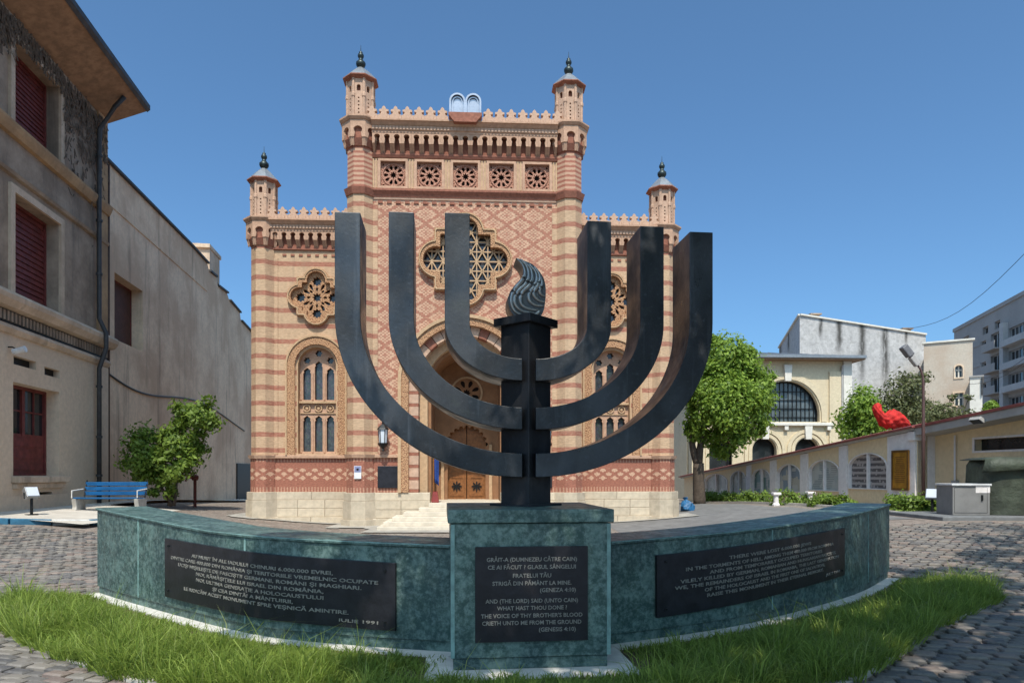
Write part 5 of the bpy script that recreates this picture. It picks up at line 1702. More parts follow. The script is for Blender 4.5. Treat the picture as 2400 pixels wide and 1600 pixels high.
# the near stretch is set back
NB = 0.62
wh = rect(rs(2240), rs(2388), rz_(2240, 1056), rz_(2240, 1056) + 0.34)
MB().slab([(SP, -0.4), (31, -0.4), (31, rtop(31) - 0.3), (SP, rtop(SP) - 0.25)], [wh], NB, NB + 0.3).build('wall_face', M['wall_cream'], pw)
MB().box(wh[0][0], wh[1][0], NB + 0.22, NB + 0.25, wh[0][1], wh[2][1]).build('slot_window', M['dark_glass'], pw)
MB().band([(wh[0][0] - 0.08, wh[0][1] - 0.06), (wh[1][0] + 0.08, wh[0][1] - 0.06), (wh[1][0] + 0.08, wh[2][1] + 0.06), (wh[0][0] - 0.08, wh[2][1] + 0.06)], wh, NB - 0.02, NB + 0.05).build('slot_frame', M['wall_lilac'], pw)
def swept(s0, s1, prof, name, m):
    """prof: (out, dz) relative to the sloping coping line"""
    n = len(prof)
    vs = [(s0, -o, rtop(s0) + z) for o, z in prof] + [(s1, -o, rtop(s1) + z) for o, z in prof]
    fs = [(i, (i + 1) % n, n + (i + 1) % n, n + i) for i in range(n)] + [tuple(range(n)), tuple(range(n, 2 * n))]
    return MB().add(vs, fs).build(name, m, pw)
swept(-2.3, SP + 0.1, [(0.26, -0.02), (0.27, 0.03), (-0.2, 0.14), (-0.75, 0.02), (-0.75, -0.03)], 'tin_coping', M['red_tin'])
swept(SP + 0.1, 31, [(0.16, -0.04), (0.17, 0.04), (-0.4, 0.16), (-1.6, 0.3), (-1.6, 0.2)], 'tin_coping', M['red_tin'])
swept(SP + 0.05, 31, [(0.10, -0.26), (0.12, -0.045), (-0.7, -0.045), (-0.7, -0.28)], 'soffit', M['soffit_grey'])
swept(-2.3, SP + 0.02, [(0.10, -0.10), (0.14, -0.025), (-0.5, -0.025), (-0.5, -0.10)], 'soffit', M['soffit_grey'])
MB().tube([(SP + 0.9, NB - 0.06, rtop(SP) - 0.3), (SP + 0.9, NB - 0.06, 0.4)], 0.03, 6).build('conduit', M['wall_lilac'], pw)
MB().box(SP + 0.8, SP + 1.0, NB - 0.1, NB, 1.25, 1.45).build('junction_box', M['soffit_grey'], pw)

def poster_mat(i):
    g = NG('notice_print')
    x, y, z = g.xyz()
    cols = [((0.62, 0.63, 0.60), (0.40, 0.42, 0.40)), ((0.58, 0.54, 0.46), (0.30, 0.27, 0.24)), ((0.10, 0.24, 0.22), (0.55, 0.56, 0.55)), ((0.20, 0.27, 0.34), (0.58, 0.52, 0.40)), ((0.58, 0.61, 0.55), (0.48, 0.52, 0.49)), ((0.56, 0.49, 0.46), (0.10, 0.08, 0.085))]
    a, b_ = cols[i % 6]
    v = g.n('ShaderNodeCombineXYZ')
    g.l(x, v.inputs[0]); g.l(z, v.inputs[1])
    if i == 5:
        rows = g.ma('FRACT', g.ma('MULTIPLY', z, 5.2))
        cells = g.vor((7, 7, 1), v.outputs[0], out=0)
        c = g.mix(g.ma('MULTIPLY', g.ma('LESS_THAN', rows, 0.55), g.ramp(cells, 0.25, 0.5)), a, b_)
    else:
        vo = g.n('ShaderNodeTexVoronoi', distance='CHEBYCHEV')
        vo.inputs['Scale'].default_value = 2.6
        g.l(v.outputs[0], vo.inputs['Vector'])
        sc_ = g.n('ShaderNodeSeparateColor')
        g.l(vo.outputs['Color'], sc_.inputs[0])
        c = g.mix(g.ma('GREATER_THAN', sc_.outputs[0], 0.62), a, b_)
        c = g.mix(g.ma('MULTIPLY', g.ma('GREATER_THAN', sc_.outputs[1], 0.7), 0.7), c, (0.66, 0.64, 0.58))
        tx = g.ma('MULTIPLY', g.ma('LESS_THAN', g.ma('FRACT', g.ma('MULTIPLY', z, 14.0)), 0.4), g.ma('GREATER_THAN', sc_.outputs[2], 0.6))
        c = g.mix(g.ma('MULTIPLY', tx, 0.55), c, (0.08, 0.08, 0.09))
    return g.done(g.mix(0.4, c, (0.10, 0.10, 0.10)), 0.3, 0, 0.5)
for i, (s0, s1, z0, z1, rise, out) in enumerate(bd):
    inner = [( (s0 + s1) / 2 + (p[0] - (s0 + s1) / 2) * 0.95, z0 + 0.03 + (p[1] - z0) * 0.955) for p in out]
    nb_ = MB().band(out, inner, -0.04, 0.16).build('notice_board', M['wall_lilac'], pw)
    MB().slab(inner, [], 0.09, 0.13).build('printed_poster', poster_mat(i), nb_)
    c = (s0 + s1) / 2
    MB().box(c - 0.035, c + 0.035, -0.02, 0.085, z0 + 0.02, z1 - 0.02).build('mullion', M['wall_lilac'], nb_)
# gold plaque
ga, gb = rs(2099), rs(2137)
o = thing('gold_plaque', 'tall golden engraved plaque on the white pilaster by the lamp post', 'plaque')
Mw = Matrix.Translation(FW) @ Matrix.Rotation(WA, 4, 'Z')
o.matrix_basis = Mw
zb0, zb1 = rz_(2118, 1147), rz_(2118, 1056)
gold = plain('gold_plate', (0.42, 0.20, 0.022), 0.45, 0.2, 6, 0.003, 40, 0.35)
MB().box(ga, gb, -0.13, -0.072, zb0, zb1).build('plate', gold, o, bevel=0.01)
MB().band(rect(ga - 0.02, gb + 0.02, zb0 - 0.02, zb1 + 0.02), rect(ga + 0.05, gb - 0.05, zb0 + 0.05, zb1 - 0.05), -0.145, -0.11).build('plate_frame', plain('bronze_frame', (0.16, 0.08, 0.02), 0.5, 0.2, 6, 0, 20, 0.4), o)
m = MB()
for k in range(14):
    zz = zb1 - 0.22 - k * (zb1 - zb0 - 0.4) / 14
    wl = (gb - ga) * random.uniform(0.22, 0.36)
    m.box((ga + gb) / 2 - wl, (ga + gb) / 2 + wl, -0.134, -0.1305, zz, zz + 0.03)
m.build('engraved_line', plain('engraving', (0.20, 0.085, 0.012), 0.6), o)

# wall floodlight under the eave
fl = thing('wall_floodlight', 'square floodlight under the red tin eave of the right wall', 'floodlight')
fl.matrix_basis = Mw @ Matrix.Translation((rs(2305), -0.16, rtop(rs(2305)) - 0.22)) 
MB().box(-0.2, 0.2, -0.14, 0.05, -0.05, 0.05).xform(Matrix.Rotation(R(-35), 4, 'X')).build('head', M['soffit_grey'], fl, bevel=0.01)
MB().box(-0.17, 0.17, -0.13, 0.04, -0.062, -0.051).xform(Matrix.Rotation(R(-35), 4, 'X')).build('lens', M['dark_glass'], fl)
MB().tube([(0, 0.05, 0.03), (0, 0.16, 0.14)], 0.02, 6).build('bracket', M['iron'], fl)

# street lamp
p = at(2164, 1165, 21.0)
lp = thing('street_lamp', 'tall dark red lamp post with tilted grey lamp head by the gold plaque', 'street lamp', (p.x, 21.0, gz(p.x, 21.0)))
k = 21.0 / FPX
z0 = gz(p.x, 21.0)
def lz(py): return CAMZ + (HY - py) * k - z0
M['lamp_post'] = plain('brown_lamp_paint', (0.10, 0.055, 0.05), 0.55, 0.2, 5)
MB().tube([(0, 0, 0), (0, 0, lz(1000)), (0, 0, lz(900)), (-0.02, 0, lz(880)), (-0.08, 0, lz(866)), (-0.17, 0, lz(856))], [0.055, 0.05, 0.04, 0.035, 0.03, 0.03], 8).build('post', M['lamp_post'], lp, True)
MB().lathe([(0.09, 0), (0.09, 0.35), (0.06, 0.4)], 8).build('post_sleeve', M['lamp_post'], lp)
hx, hz = -0.17, lz(856)
T = Matrix.Translation((hx, 0, hz)) @ Matrix.Rotation(R(33), 4, 'Y') 
MB().box(-0.085, 0.085, -0.09, 0.09, 0.0, 0.34).xform(Matrix.Translation((hx, 0, hz)) @ Matrix.Rotation(R(-38), 4, 'Y')).build('lamp_arm_housing', M['soffit_grey'], lp, bevel=0.03)
MB().box(-0.10, 0.10, -0.12, 0.12, 0.36, 0.74).xform(Matrix.Translation((hx, 0, hz)) @ Matrix.Rotation(R(-38), 4, 'Y')).build('lamp_head', plain('dark_grey_housing', (0.16, 0.16, 0.17), 0.5, 0.15, 8), lp, bevel=0.03)

# shrubs along the wall foot
sh = [(1665, 1180, 1156, 34, 'rounded hedge shrub at the far end of the notice wall', 33), (1712, 1182, 1158, 26, 'small hedge shrub, second from the far end of the notice wall', 32), (1775, 1188, 1158, 40, 'wide hedge shrub under the third notice board', 28.5), (1855, 1196, 1160, 44, 'dense dark hedge shrub between the white bollards', 25.0), (1950, 1192, 1165, 48, 'low hedge shrub under the fifth notice board', 23.2), (2128, 1206, 1168, 52, 'bright green hedge shrub below the gold plaque', 19.5), (2192, 1206, 1172, 34, 'bright green hedge shrub beside the grey cabinet', 19.0)]
for px_, yb, yt, hw, lb, Y_ in sh:
    c = at(px_, yb, Y_)
    s_ = Y_ / FPX
    o = thing('hedge_shrub', lb, 'shrub', (c.x, Y_, c.z), 0, 'clipped shrubs along the wall')
    h = (yb - yt) * s_
    rx = hw * s_
    leaf_cloud('foliage', [(-rx * 0.4, 0, h * 0.5, rx * 0.65, 0.42, h * 0.72), (rx * 0.4, 0, h * 0.48, rx * 0.65, 0.42, h * 0.70)], 0.06, 2600, M['leaf_dark'], o, 0.6, 26)
    m = MB()
    for q in range(5):
        m.tube([(random.uniform(-0.1, 0.1), 0, -0.15), (random.uniform(-rx, rx) * 0.7, random.uniform(-0.2, 0.2), h * 0.7)], 0.012, 5)
    m.build('stem', M['bark'], o)
for px_, lb in ((1819, 'short white bollard left of the dark hedge shrub'), (1899, 'short white bollard right of the dark hedge shrub')):
    Y_ = 24.6
    c = at(px_, 1198, Y_)
    o = thing('stone_bollard', lb, 'bollard', (c.x, Y_, gz(c.x, Y_)), 0, 'white bollards by the shrubs')
    MB().lathe([(0.13, -0.1), (0.13, 0.05), (0.09, 0.1), (0.09, 0.34), (0.12, 0.38)], 10).build('shaft', M['wall_lilac'], o)
    MB().box(-0.14, 0.14, -0.14, 0.14, 0.38, 0.47).build('cap', M['wall_lilac'], o, bevel=0.02)
p = at(2185, 1205, 18.4)
floodlight(p.x, 18.4, gz(p.x, 18.4), R(-40), -25, 'grey floodlight on a post among the shrubs under the lamp post', 'ground floodlights')
# planting kerb
kb = thing('stone_kerb', 'low grey kerb in front of the wall shrubs', 'kerb')
seq = [(1625, 1182, 33), (1720, 1190, 28.7), (1800, 1197, 26), (1880, 1200, 24), (1985, 1206, 21.5), (2090, 1212, 18.9), (2170, 1213, 18.2)]
P = []
for a, y_, Y_ in seq:
    c = at(a, y_, Y_); P.append(Vector((c.x, Y_ - 0.5, gz(c.x, Y_ - 0.5))))
for a, b_ in zip(P[:-1], P[1:]):
    n = int((b_ - a).length / 0.9) + 1
    for k_ in range(n):
        u, v = a.lerp(b_, (k_ + 0.01) / n), a.lerp(b_, (k_ + 0.99) / n)
        nn = (v - u).cross(Vector((0, 0, 1))).normalized() * 0.06
        q = [u - nn, v - nn, v + nn, u + nn]
        MB().add([(r_.x, r_.y, r_.z - 0.1) for r_ in q] + [(r_.x, r_.y, r_.z + 0.09) for r_ in q], [(0, 3, 2, 1), (4, 5, 6, 7), (0, 1, 5, 4), (1, 2, 6, 5), (2, 3, 7, 6), (3, 0, 4, 7)]).build('kerb_stone', M['concrete'], kb)

# cabinets and tarpaulin-covered stack, on a low platform
pf = thing('low_platform', 'low dark concrete platform under the cabinet and the tarpaulin', 'platform', (0, 0, 0))
MB().hprism([(10.15, 16.2), (15.5, 16.1), (15.5, 18.6), (10.15, 18.6)], 0.3, 0.64).build('slab', plain('dark_concrete', (0.16, 0.165, 0.17), 0.9, 0.2, 5), pf, bevel=0.02)
cb = thing('grey_cabinet', 'boxy grey utility cabinet with pale top left of the tarpaulin', 'cabinet', (11.25, 17.2, 0.64), R(-8))
cg = plain('grey_cabinet_paint', (0.21, 0.205, 0.20), 0.7, 0.12, 4, 0.003)
MB().box(-0.42, 0.42, -0.45, 0.4, 0, 0.72).build('body', cg, cb, bevel=0.01)
MB().box(-0.45, 0.45, -0.48, 0.43, 0.72, 0.77).build('lid', plain('pale_lid', (0.55, 0.55, 0.55), 0.6), cb, bevel=0.01)
MB().band(rect(-0.38, 0.36, 0.06, 0.68), rect(-0.375, 0.355, 0.065, 0.675), -0.456, -0.449).build('door_seam', M['iron'], cb)
MB().box(0.22, 0.26, -0.475, -0.45, 0.36, 0.5).build('door_handle', M['iron'], cb)
MB().box(0.10, 0.42, -0.455, -0.449, 0.55, 0.72).build('pale_label', M['wall_lilac'], cb)
tp = thing('tarpaulin_stack', 'dark green tarpaulin draped over a tall stack at the right edge', 'tarpaulin', (12.75, 17.3, 0.64), R(-6))
vs, fs = [], []
nu, nv = 40, 16
W2, D2, H2 = 1.05, 0.6, 1.33
for j in range(nv + 1):
    t = j / nv
    for i in range(nu):
        a = 2 * math.pi * i / nu
        ca_, sa_ = math.cos(a), math.sin(a)
        k_ = 1 / max(abs(ca_) ** 6 + abs(sa_) ** 6, 1e-6) ** (1 / 6)
        flare = 1.0 + 0.06 * t + 0.03 * t * math.sin(7 * a + 2 * t)
        if t < 0.02: flare = 0.93
        z = H2 * (1 - t) + 0.03 * math.sin(5 * a) * (1 - t) + 0.02 * math.sin(11 * a + 3)
        vs.append((W2 * ca_ * k_ * flare, D2 * sa_ * k_ * flare, max(z, 0.01) + (0.05 if j == 0 else 0)))
for j in range(nv):
    for i in range(nu):
        i2 = (i + 1) % nu
        fs.append((j * nu + i, j * nu + i2, (j + 1) * nu + i2, (j + 1) * nu + i))
fs.append(tuple(range(nu)))
tarp = plain('green_tarpaulin', (0.045, 0.055, 0.038), 0.6, 0.35, 3, 0.08, 4)
MB().add(vs, fs).build('cover', tarp, tp, True)
vs2 = [(-1.25, -0.70, 1.02), (-0.9, -0.74, 1.08), (-0.3, -0.76, 1.12), (0.6, -0.76, 1.14), (1.2, -0.75, 1.12), (-1.12, -0.60, 1.36), (-0.85, -0.62, 1.43), (-0.2, -0.62, 1.42), (0.6, -0.62, 1.45), (1.2, -0.62, 1.44), (-1.1, 0.6, 1.37), (-0.85, 0.6, 1.42), (-0.2, 0.6, 1.43), (0.6, 0.6, 1.44), (1.2, 0.6, 1.43)]
o = MB().add(vs2, [(i, i + 1, i + 6, i + 5) for i in range(4)] + [(5 + i, 6 + i, 11 + i, 10 + i) for i in range(4)]).build('top_flap', tarp, tp, True)
mo = o.modifiers.new('s', 'SOLIDIFY'); mo.thickness = 0.015

# crumpled red cloth bundle beyond the wall
p = at(2092, 985, 24.6)
o = thing('red_cloth_bundle', 'bright red crumpled cloth bundle rising above the wall coping left of the lamp', 'cloth', (p.x, 24.6, 0))
vs, fs = [], []
k = 24.6 / FPX
# cross-sections along the bundle from the pointed right end to the raised left end (photo px, then half height, half depth)
sec = [(2134, 998, 3, 3), (2126, 993, 9, 9), (2114, 987, 14, 14), (2102, 981, 18, 16), (2090, 982, 20, 17), (2079, 985, 18, 16), (2070, 984, 16, 15), (2063, 976, 12, 13), (2058, 966, 10, 11), (2055, 957, 10, 9), (2054, 950, 9, 7), (2054, 945, 4, 4)]
sec = [tuple(np.array(a_) * (1 - t_) + np.array(b2_) * t_) for a_, b2_ in zip(sec[:-1], sec[1:]) for t_ in (0, 1 / 3, 2 / 3)] + [sec[-1]]
n = 44
for j, (x, y, hh, hd) in enumerate(sec):
    c = at(x, y, 24.6)
    tilt = min(1.0, max(0, (j / 3 - 5) / 4))
    for i in range(n):
        a = 2 * math.pi * i / n
        fold = abs(math.sin(2.5 * a + j * 0.55)) ** 0.6
        f = 0.80 + 0.34 * fold + 0.07 * math.sin(9 * a - j * 0.8) + 0.06 * math.sin(17 * a + j * 1.7)
        u, v = math.cos(a) * hd * f * k, math.sin(a) * hh * f * k
        vs.append((c.x - p.x + v * 0.9 * tilt, u, c.z + v * (1 - 0.65 * tilt)))
for j in range(len(sec) - 1):
    for i in range(n):
        i2 = (i + 1) % n
        fs.append((j * n + i, j * n + i2, (j + 1) * n + i2, (j + 1) * n + i))
fs += [tuple(range(n)), tuple(range((len(sec) - 1) * n, len(sec) * n))]
redc = plain('red_cloth', (0.50, 0.020, 0.016), 0.8, 0.3, 5, 0.012, 14)
MB().add(vs, fs).build('cloth', redc, o, True)
MB().tube([(0, 0, 0.2), (0, 0, p.z)], 0.04, 6).build('support_post', M['iron'], o)

# blue bag by the temple corner
p = at(1612, 1180, 25.5)
o = thing('blue_bag', 'small crumpled blue bag on the ground by the temple corner and tree', 'bag', (p.x, 25.5, gz(p.x, 25.5)))
vs, fs = [], []
for j in range(7):
    for i in range(14):
        a = 2 * math.pi * i / 14
        r_ = (0.22, 0.27, 0.25, 0.21, 0.14, 0.05, 0.09)[j] * (1 + 0.16 * math.sin(3 * a + j * 1.1) + 0.08 * math.sin(5 * a - 2 * j))
        vs.append((r_ * math.cos(a) - 0.015 * j, r_ * math.sin(a) * 0.8, (0.0, 0.08, 0.18, 0.28, 0.36, 0.42, 0.50)[j] + 0.02 * math.sin(2 * a + j)))
for j in range(6):
    for i in range(14):
        fs.append((j * 14 + i, j * 14 + (i + 1) % 14, (j + 1) * 14 + (i + 1) % 14, (j + 1) * 14 + i))
MB().add(vs, fs).build('sack', plain('blue_plastic', (0.02, 0.12, 0.27), 0.5, 0.3, 6, 0.03, 9), o)

# ------------------------------------------------------------------ the tree right of the temple
Y_ = 31.0
p = at(1640, 1172, Y_)
tr = thing('leafy_tree', 'tall bright green tree with forked trunk right of the temple', 'tree', (p.x, Y_, gz(p.x, Y_)))
k = Y_ / FPX
z0 = gz(p.x, Y_)
def tq(px_, py_, dy=0.0): return ((px_ - 1640) * k, dy, CAMZ + (HY - py_) * k - z0)
m = MB()
pa, ra = limb((0, 0, -0.1), tq(1637, 1085), 0.28, 0.24, 0.02); m.tube(pa, ra, 10)
pa, ra = limb(tq(1637, 1090), tq(1620, 1010), 0.20, 0.10, 0.05); m.tube(pa, ra, 9)
pa, ra = limb(tq(1637, 1090), tq(1650, 990), 0.19, 0.10, 0.05); m.tube(pa, ra, 9)
for q in range(9):
    a = tq(random.uniform(1640, 1740), random.uniform(820, 1000), random.uniform(-1, 1))
    pa, ra = limb(tq(1650, 1000 + random.uniform(-20, 20)), a, 0.09, 0.02, 0.08); m.tube(pa, ra, 6)
m.build('trunk', M['bark'], tr, True)
R_ = lambda px_, py_, rx, rzz, dy=0.0: (*tq(px_, py_, dy), rx * k, rx * k * 0.95, rzz * k)
cl = [R_(1700, 850, 62, 62), R_(1655, 905, 55, 60, -0.3), R_(1745, 890, 62, 62, 0.2), R_(1775, 925, 42, 48), R_(1690, 950, 80, 65, -0.4), R_(1640, 985, 36, 45), R_(1740, 985, 60, 50, 0.3), R_(1700, 1030, 45, 38), R_(1672, 800, 20, 18), R_(1738, 822, 24, 20), R_(1800, 895, 18, 22), R_(1806, 948, 16, 18, 0.3), R_(1622, 930, 18, 26), R_(1625, 1010, 20, 22), R_(1770, 1005, 24, 16), R_(1690, 1062, 16, 14)]
leaf_cloud('crown', cl, 0.10, 27000, M['leaf_bright'], tr, 0.5, 30, 0.5)

# ------------------------------------------------------------------ hall behind the wall
HYd = 44.0
hp = at(1844, HY, HYd)
hall = thing('arched_hall', 'cream hall with large round-arched window and zinc roof behind the green tree', 'hall', (hp.x, HYd, 0), R(3.0))
M['hall_cream'] = plaster('hall_cream_render', (0.62, 0.53, 0.37), (0.54, 0.44, 0.30), 0.4, 0.5, False)
M['hall_white'] = plain('white_stucco', (0.70, 0.67, 0.60), 0.85, 0.08, 5)
c1, c2, c0 = -1.45, 1.34, -4.24
hh = [arch(0, 4.98, 5.44, 2.16, 24)] + [arch(c, -0.2, 3.16, 0.80, 14) for c in (c1, c2, c0)]
MB().slab([(-6.2, -0.4), (4.15, -0.4), (4.15, 9.0), (-6.2, 9.0)], hh, 0, 0.55).build('wall', M['hall_cream'], hall)
MB().box(-6.2, 4.15, 0.9, 11, -0.4, 8.95).build('wall_core', M['hall_cream'], hall)
bw = MB().band(archline(0, 4.98, 5.44, 2.62, 24), archline(0, 4.98, 5.44, 2.25, 24), -0.09, 0.05, False).build('round_window', M['hall_cream'], hall)
gl = MB().slab(arch(0, 4.98, 5.44, 2.2, 24), [], 0.45, 0.48).build('pane', plain('hall_glass', (0.10, 0.125, 0.14), 0.15, 0.5, 0.9, 0, 20, 0, 0.6), bw)
m = MB()
for k_ in range(-7, 8):
    x = k_ * 0.28
    zt = 5.44 + math.sqrt(max(2.2 ** 2 - x * x, 0.01))
    m.box(x - 0.02, x + 0.02, 0.38, 0.44, 4.98, zt)
for z in (5.3, 5.85, 6.4, 6.95):
    hw = math.sqrt(max(2.2 ** 2 - max(z - 5.44, 0) ** 2, 0.01))
    m.box(-hw, hw, 0.37, 0.43, z - 0.02, z + 0.02)
m.band(archline(0, 4.98, 5.44, 2.2, 24), archline(0, 4.98, 5.44, 2.08, 24), 0.30, 0.42, False)
m.build('window_grille', M['iron'], bw)
def keystone(x, z, w_, h, nm='keystone'):
    MB().slab([(x - w_ * 0.38, z), (x + w_ * 0.38, z), (x + w_ * 0.5, z + h), (x - w_ * 0.5, z + h)], [], -0.24, 0.05).build(nm, M['hall_white'], hall, bevel=0.02)
keystone(0, 7.55, 0.52, 1.05)
MB().box(-3.0, 3.0, -0.26, 0.0, 4.72, 4.92).build('ledge', M['hall_white'], hall, bevel=0.03)
for c in (c1, c2, c0):
    aw = MB().band(archline(c, 0, 3.16, 1.34, 18), archline(c, 0, 3.16, 1.12, 18), -0.10, 0.05, False).build('lower_arch', M['hall_cream'], hall)
    MB().band(archline(c, 0, 3.16, 1.05, 18), archline(c, 0, 3.16, 0.86, 18), -0.06, 0.05, False).build('arch_roll', M['hall_cream'], aw)
    MB().slab(arch(c, 0, 3.16, 0.82, 14), [], 0.48, 0.5).build('pane', M['dark_glass'], aw)
    MB().band(archline(c, 0, 3.16, 0.81, 14), archline(c, 0, 3.16, 0.74, 14), 0.38, 0.47, False).build('window_frame', M['iron'], aw)
    keystone(c, 3.85, 0.5, 0.85)
    for dx in (-0.6, 0.6):
        MB().box(c + dx - 0.12 + 0.75, c + dx + 0.12 + 0.75, -0.22, 0.0, 4.45, 4.7).build('ledge_bracket', M['hall_white'], hall) if dx > 0 else None
for x0, x1 in ((2.75, 3.55), (-3.6, -2.85), (-6.2, -5.5)):
    MB().box(x0, x1, -0.12, 0.02, -0.3, 8.2).build('pilaster', M['hall_cream'], hall)
MB().box(3.66, 4.20, -0.16, 0.6, -0.3, 8.86).build('corner_pier', M['hall_white'], hall)
MB().tube([(3.58, -0.2, 8.6), (3.58, -0.12, 8.2), (3.58, -0.12, 0)], 0.07, 8).build('downpipe', M['soffit_grey'], hall)
MB().box(-6.5, 4.75, -0.75, 0.9, 8.87, 9.02).build('eave', plain('eave_brown', (0.26, 0.17, 0.11), 0.8), hall)
MB().box(-6.5, 4.80, -0.82, -0.74, 8.96, 9.14).build('gutter', M['zinc'], hall)
rf = MB().add([(-6.5, -0.8, 9.05), (4.8, -0.8, 9.05), (1.2, 5.5, 10.35), (-6.5, 5.5, 10.35), (4.8, 11.5, 9.05), (-6.5, 11.5, 9.05)], [(0, 1, 2, 3), (1, 4, 2), (2, 4, 5, 3)]).build('roof', M['zinc'], hall)
m = MB()
for k_ in range(18):
    x = -6.3 + k_ * 0.62
    t = 1.0 if x < 1.2 else max(0.05, (4.8 - x) / 3.6)
    m.tube([(x, -0.79, 9.08), (x - (x - min(x, 1.2)) * 0, -0.79 + 6.29 * t, 9.08 + 1.3 * t)], 0.025, 4)
m.build('standing_seam', M['zinc'], rf)

# ------------------------------------------------------------------ old white firewall house
wb = thing('whitewashed_house', 'tall blank whitewashed house wall with dark streaks behind the hall', 'house')
def whitewash():
    g = NG('stained_whitewash')
    x, y, z = g.xyz()
    fine = g.noise(2.2, 8, 0.75)
    col = g.mix(g.ramp(fine, 0.3, 0.7), (0.36, 0.355, 0.355), (0.54, 0.53, 0.525))
    col = g.mix(g.ma('MULTIPLY', g.ramp(g.noise(0.25, 6, 0.6), 0.45, 0.7), 0.5), col, (0.42, 0.39, 0.34))
    col = g.mix(g.ramp(g.vor((2.5, 2.5, 4.5)), 0.55, 0.9, 0.0, 0.5), col, (0.30, 0.29, 0.28))
    t = g.ma('ADD', g.ma('SUBTRACT', x, 25.1), g.ma('MULTIPLY', g.ma('SUBTRACT', g.noise((0.8, 0.8, 0.8), 3), 0.5), 0.5))
    tot = None
    for c, w_, l_ in ((2.1, 0.35, 2.4), (4.0, 0.5, 4.0), (6.4, 0.6, 7.0), (8.9, 0.62, 8.0), (11.2, 0.3, 2.5)):
        a = g.ma('MULTIPLY', g.ramp(g.ma('ABSOLUTE', g.ma('SUBTRACT', t, c)), w_, 0.0), g.ramp(z, 15.6 - l_, 15.4 - l_ * 0.4))
        tot = a if tot is None else g.ma('MAXIMUM', tot, a)
    tot = g.ma('MULTIPLY', tot, g.ramp(g.noise((2.0, 2.0, 0.6), 6, 0.7), 0.25, 0.5))
    col = g.mix(g.ma('MULTIPLY', tot, 0.95), col, (0.05, 0.047, 0.042))
    g.bump(fine, 0.06, 0.6)
    return g.done(col, 0.92)
M['whitewash'] = whitewash()
A, B, C_, D = Vector((25.1, 60, 0)), Vector((38.5, 64, 0)), Vector((42, 80, 0)), Vector((29.4, 75.7, 0))
za, zb_ = 15.46, 14.55
def wall4(P, zs, name, m, parent):
    n = len(P)
    return MB().add([(q.x, q.y, -1) for q in P] + [(q.x, q.y, z) for q, z in zip(P, zs)], [tuple(range(n, 2 * n))] + [(i, (i + 1) % n, n + (i + 1) % n, n + i) for i in range(n)]).build(name, m, parent)
wall4([A, B, C_, D], [za, zb_, zb_, za], 'wall', M['whitewash'], wb)
m = MB()
for u, v, z1, z2 in ((A, B, za, zb_), (A, D, za, za)):
    d = (v - u).normalized(); nn = Vector((d.y, -d.x, 0)) * 0.15
    m.add([(u.x + nn.x, u.y + nn.y, z1), (v.x + nn.x, v.y + nn.y, z2), (v.x - nn.x, v.y - nn.y, z2), (u.x - nn.x, u.y - nn.y, z1), (u.x + nn.x, u.y + nn.y, z1 + 0.14), (v.x + nn.x, v.y + nn.y, z2 + 0.14), (v.x - nn.x, v.y - nn.y, z2 + 0.14), (u.x - nn.x, u.y - nn.y, z1 + 0.14)], [(0, 1, 5, 4), (4, 5, 6, 7), (1, 2, 6, 5), (0, 4, 7, 3), (0, 3, 2, 1), (2, 3, 7, 6)])
m.build('parapet_flashing', M['hall_white'], wb)
for t in (0.13, 0.86):
    q = A.lerp(B, t); zt = za + (zb_ - za) * t
    MB().box(q.x - 0.35, q.x + 0.35, q.y + 0.3, q.y + 1.0, zt, zt + 0.35).box(q.x - 0.5, q.x + 0.5, q.y + 0.15, q.y + 1.15, zt + 0.35, zt + 0.48).build('chimney', M['old_upper'], wb)
# pale house with two old windows
ph = thing('pale_house', 'pale peeling house with one arched and one square window behind the lamp', 'house', (at(2165, HY, 57).x, 57, 0), R(-31))
M['peeling'] = plaster('peeling_render', (0.52, 0.46, 0.38), (0.42, 0.31, 0.23), 0.6, 0.3, False)
sz = 57 / FPX
sc = sz * 0.86
W_ = (2276 - 2165) * sc
zt = CAMZ + (HY - 806) * sz
def pz(py_): return CAMZ + (HY - py_) * sz * 0.97
w1_ = arch((2245 - 2165) * sc, pz(882), pz(862), 9 * sc, 10)
w2_ = rect((2235 - 2165) * sc, (2256 - 2165) * sc, pz(949), pz(919))
MB().slab([(0, -1), (W_, -1), (W_, zt), (0, zt + 0.1)], [w1_, w2_], 0, 0.4).build('wall', M['peeling'], ph)
MB().box(0.0, W_, 0.6, 9, -1, zt - 0.1).build('wall_core', M['peeling'], ph)
MB().box(-0.1, W_ + 0.15, -0.12, 0.5, zt, zt + 0.14).build('parapet_flashing', M['hall_white'], ph)
for hw_ in (w1_, w2_):
    xs_ = [q[0] for q in hw_]; zs_ = [q[1] for q in hw_]
    wn_ = MB().box(min(xs_), max(xs_), 0.3, 0.34, min(zs_), max(zs_)).build('window', M['dark_glass'], ph)
    xm = (min(xs_) + max(xs_)) / 2
    m = MB().box(xm - 0.05, xm + 0.05, 0.2, 0.3, min(zs_), max(zs_)).box(min(xs_), max(xs_), 0.22, 0.3, max(zs_) - 0.4, max(zs_) - 0.3)
    m.box(min(xs_), min(xs_) + 0.07, 0.2, 0.3, min(zs_), max(zs_)).box(max(xs_) - 0.07, max(xs_), 0.2, 0.3, min(zs_), max(zs_))
    m.build('frame', M['hall_white'], wn_)
MB().band([(q[0] + (q[0] - (2245 - 2165) * sc) * 0.25, q[1] + 0.12 * (1 if q[1] > pz(880) else -1)) for q in w1_], w1_, -0.06, 0.05).build('window_surround', M['old_lower'], ph)
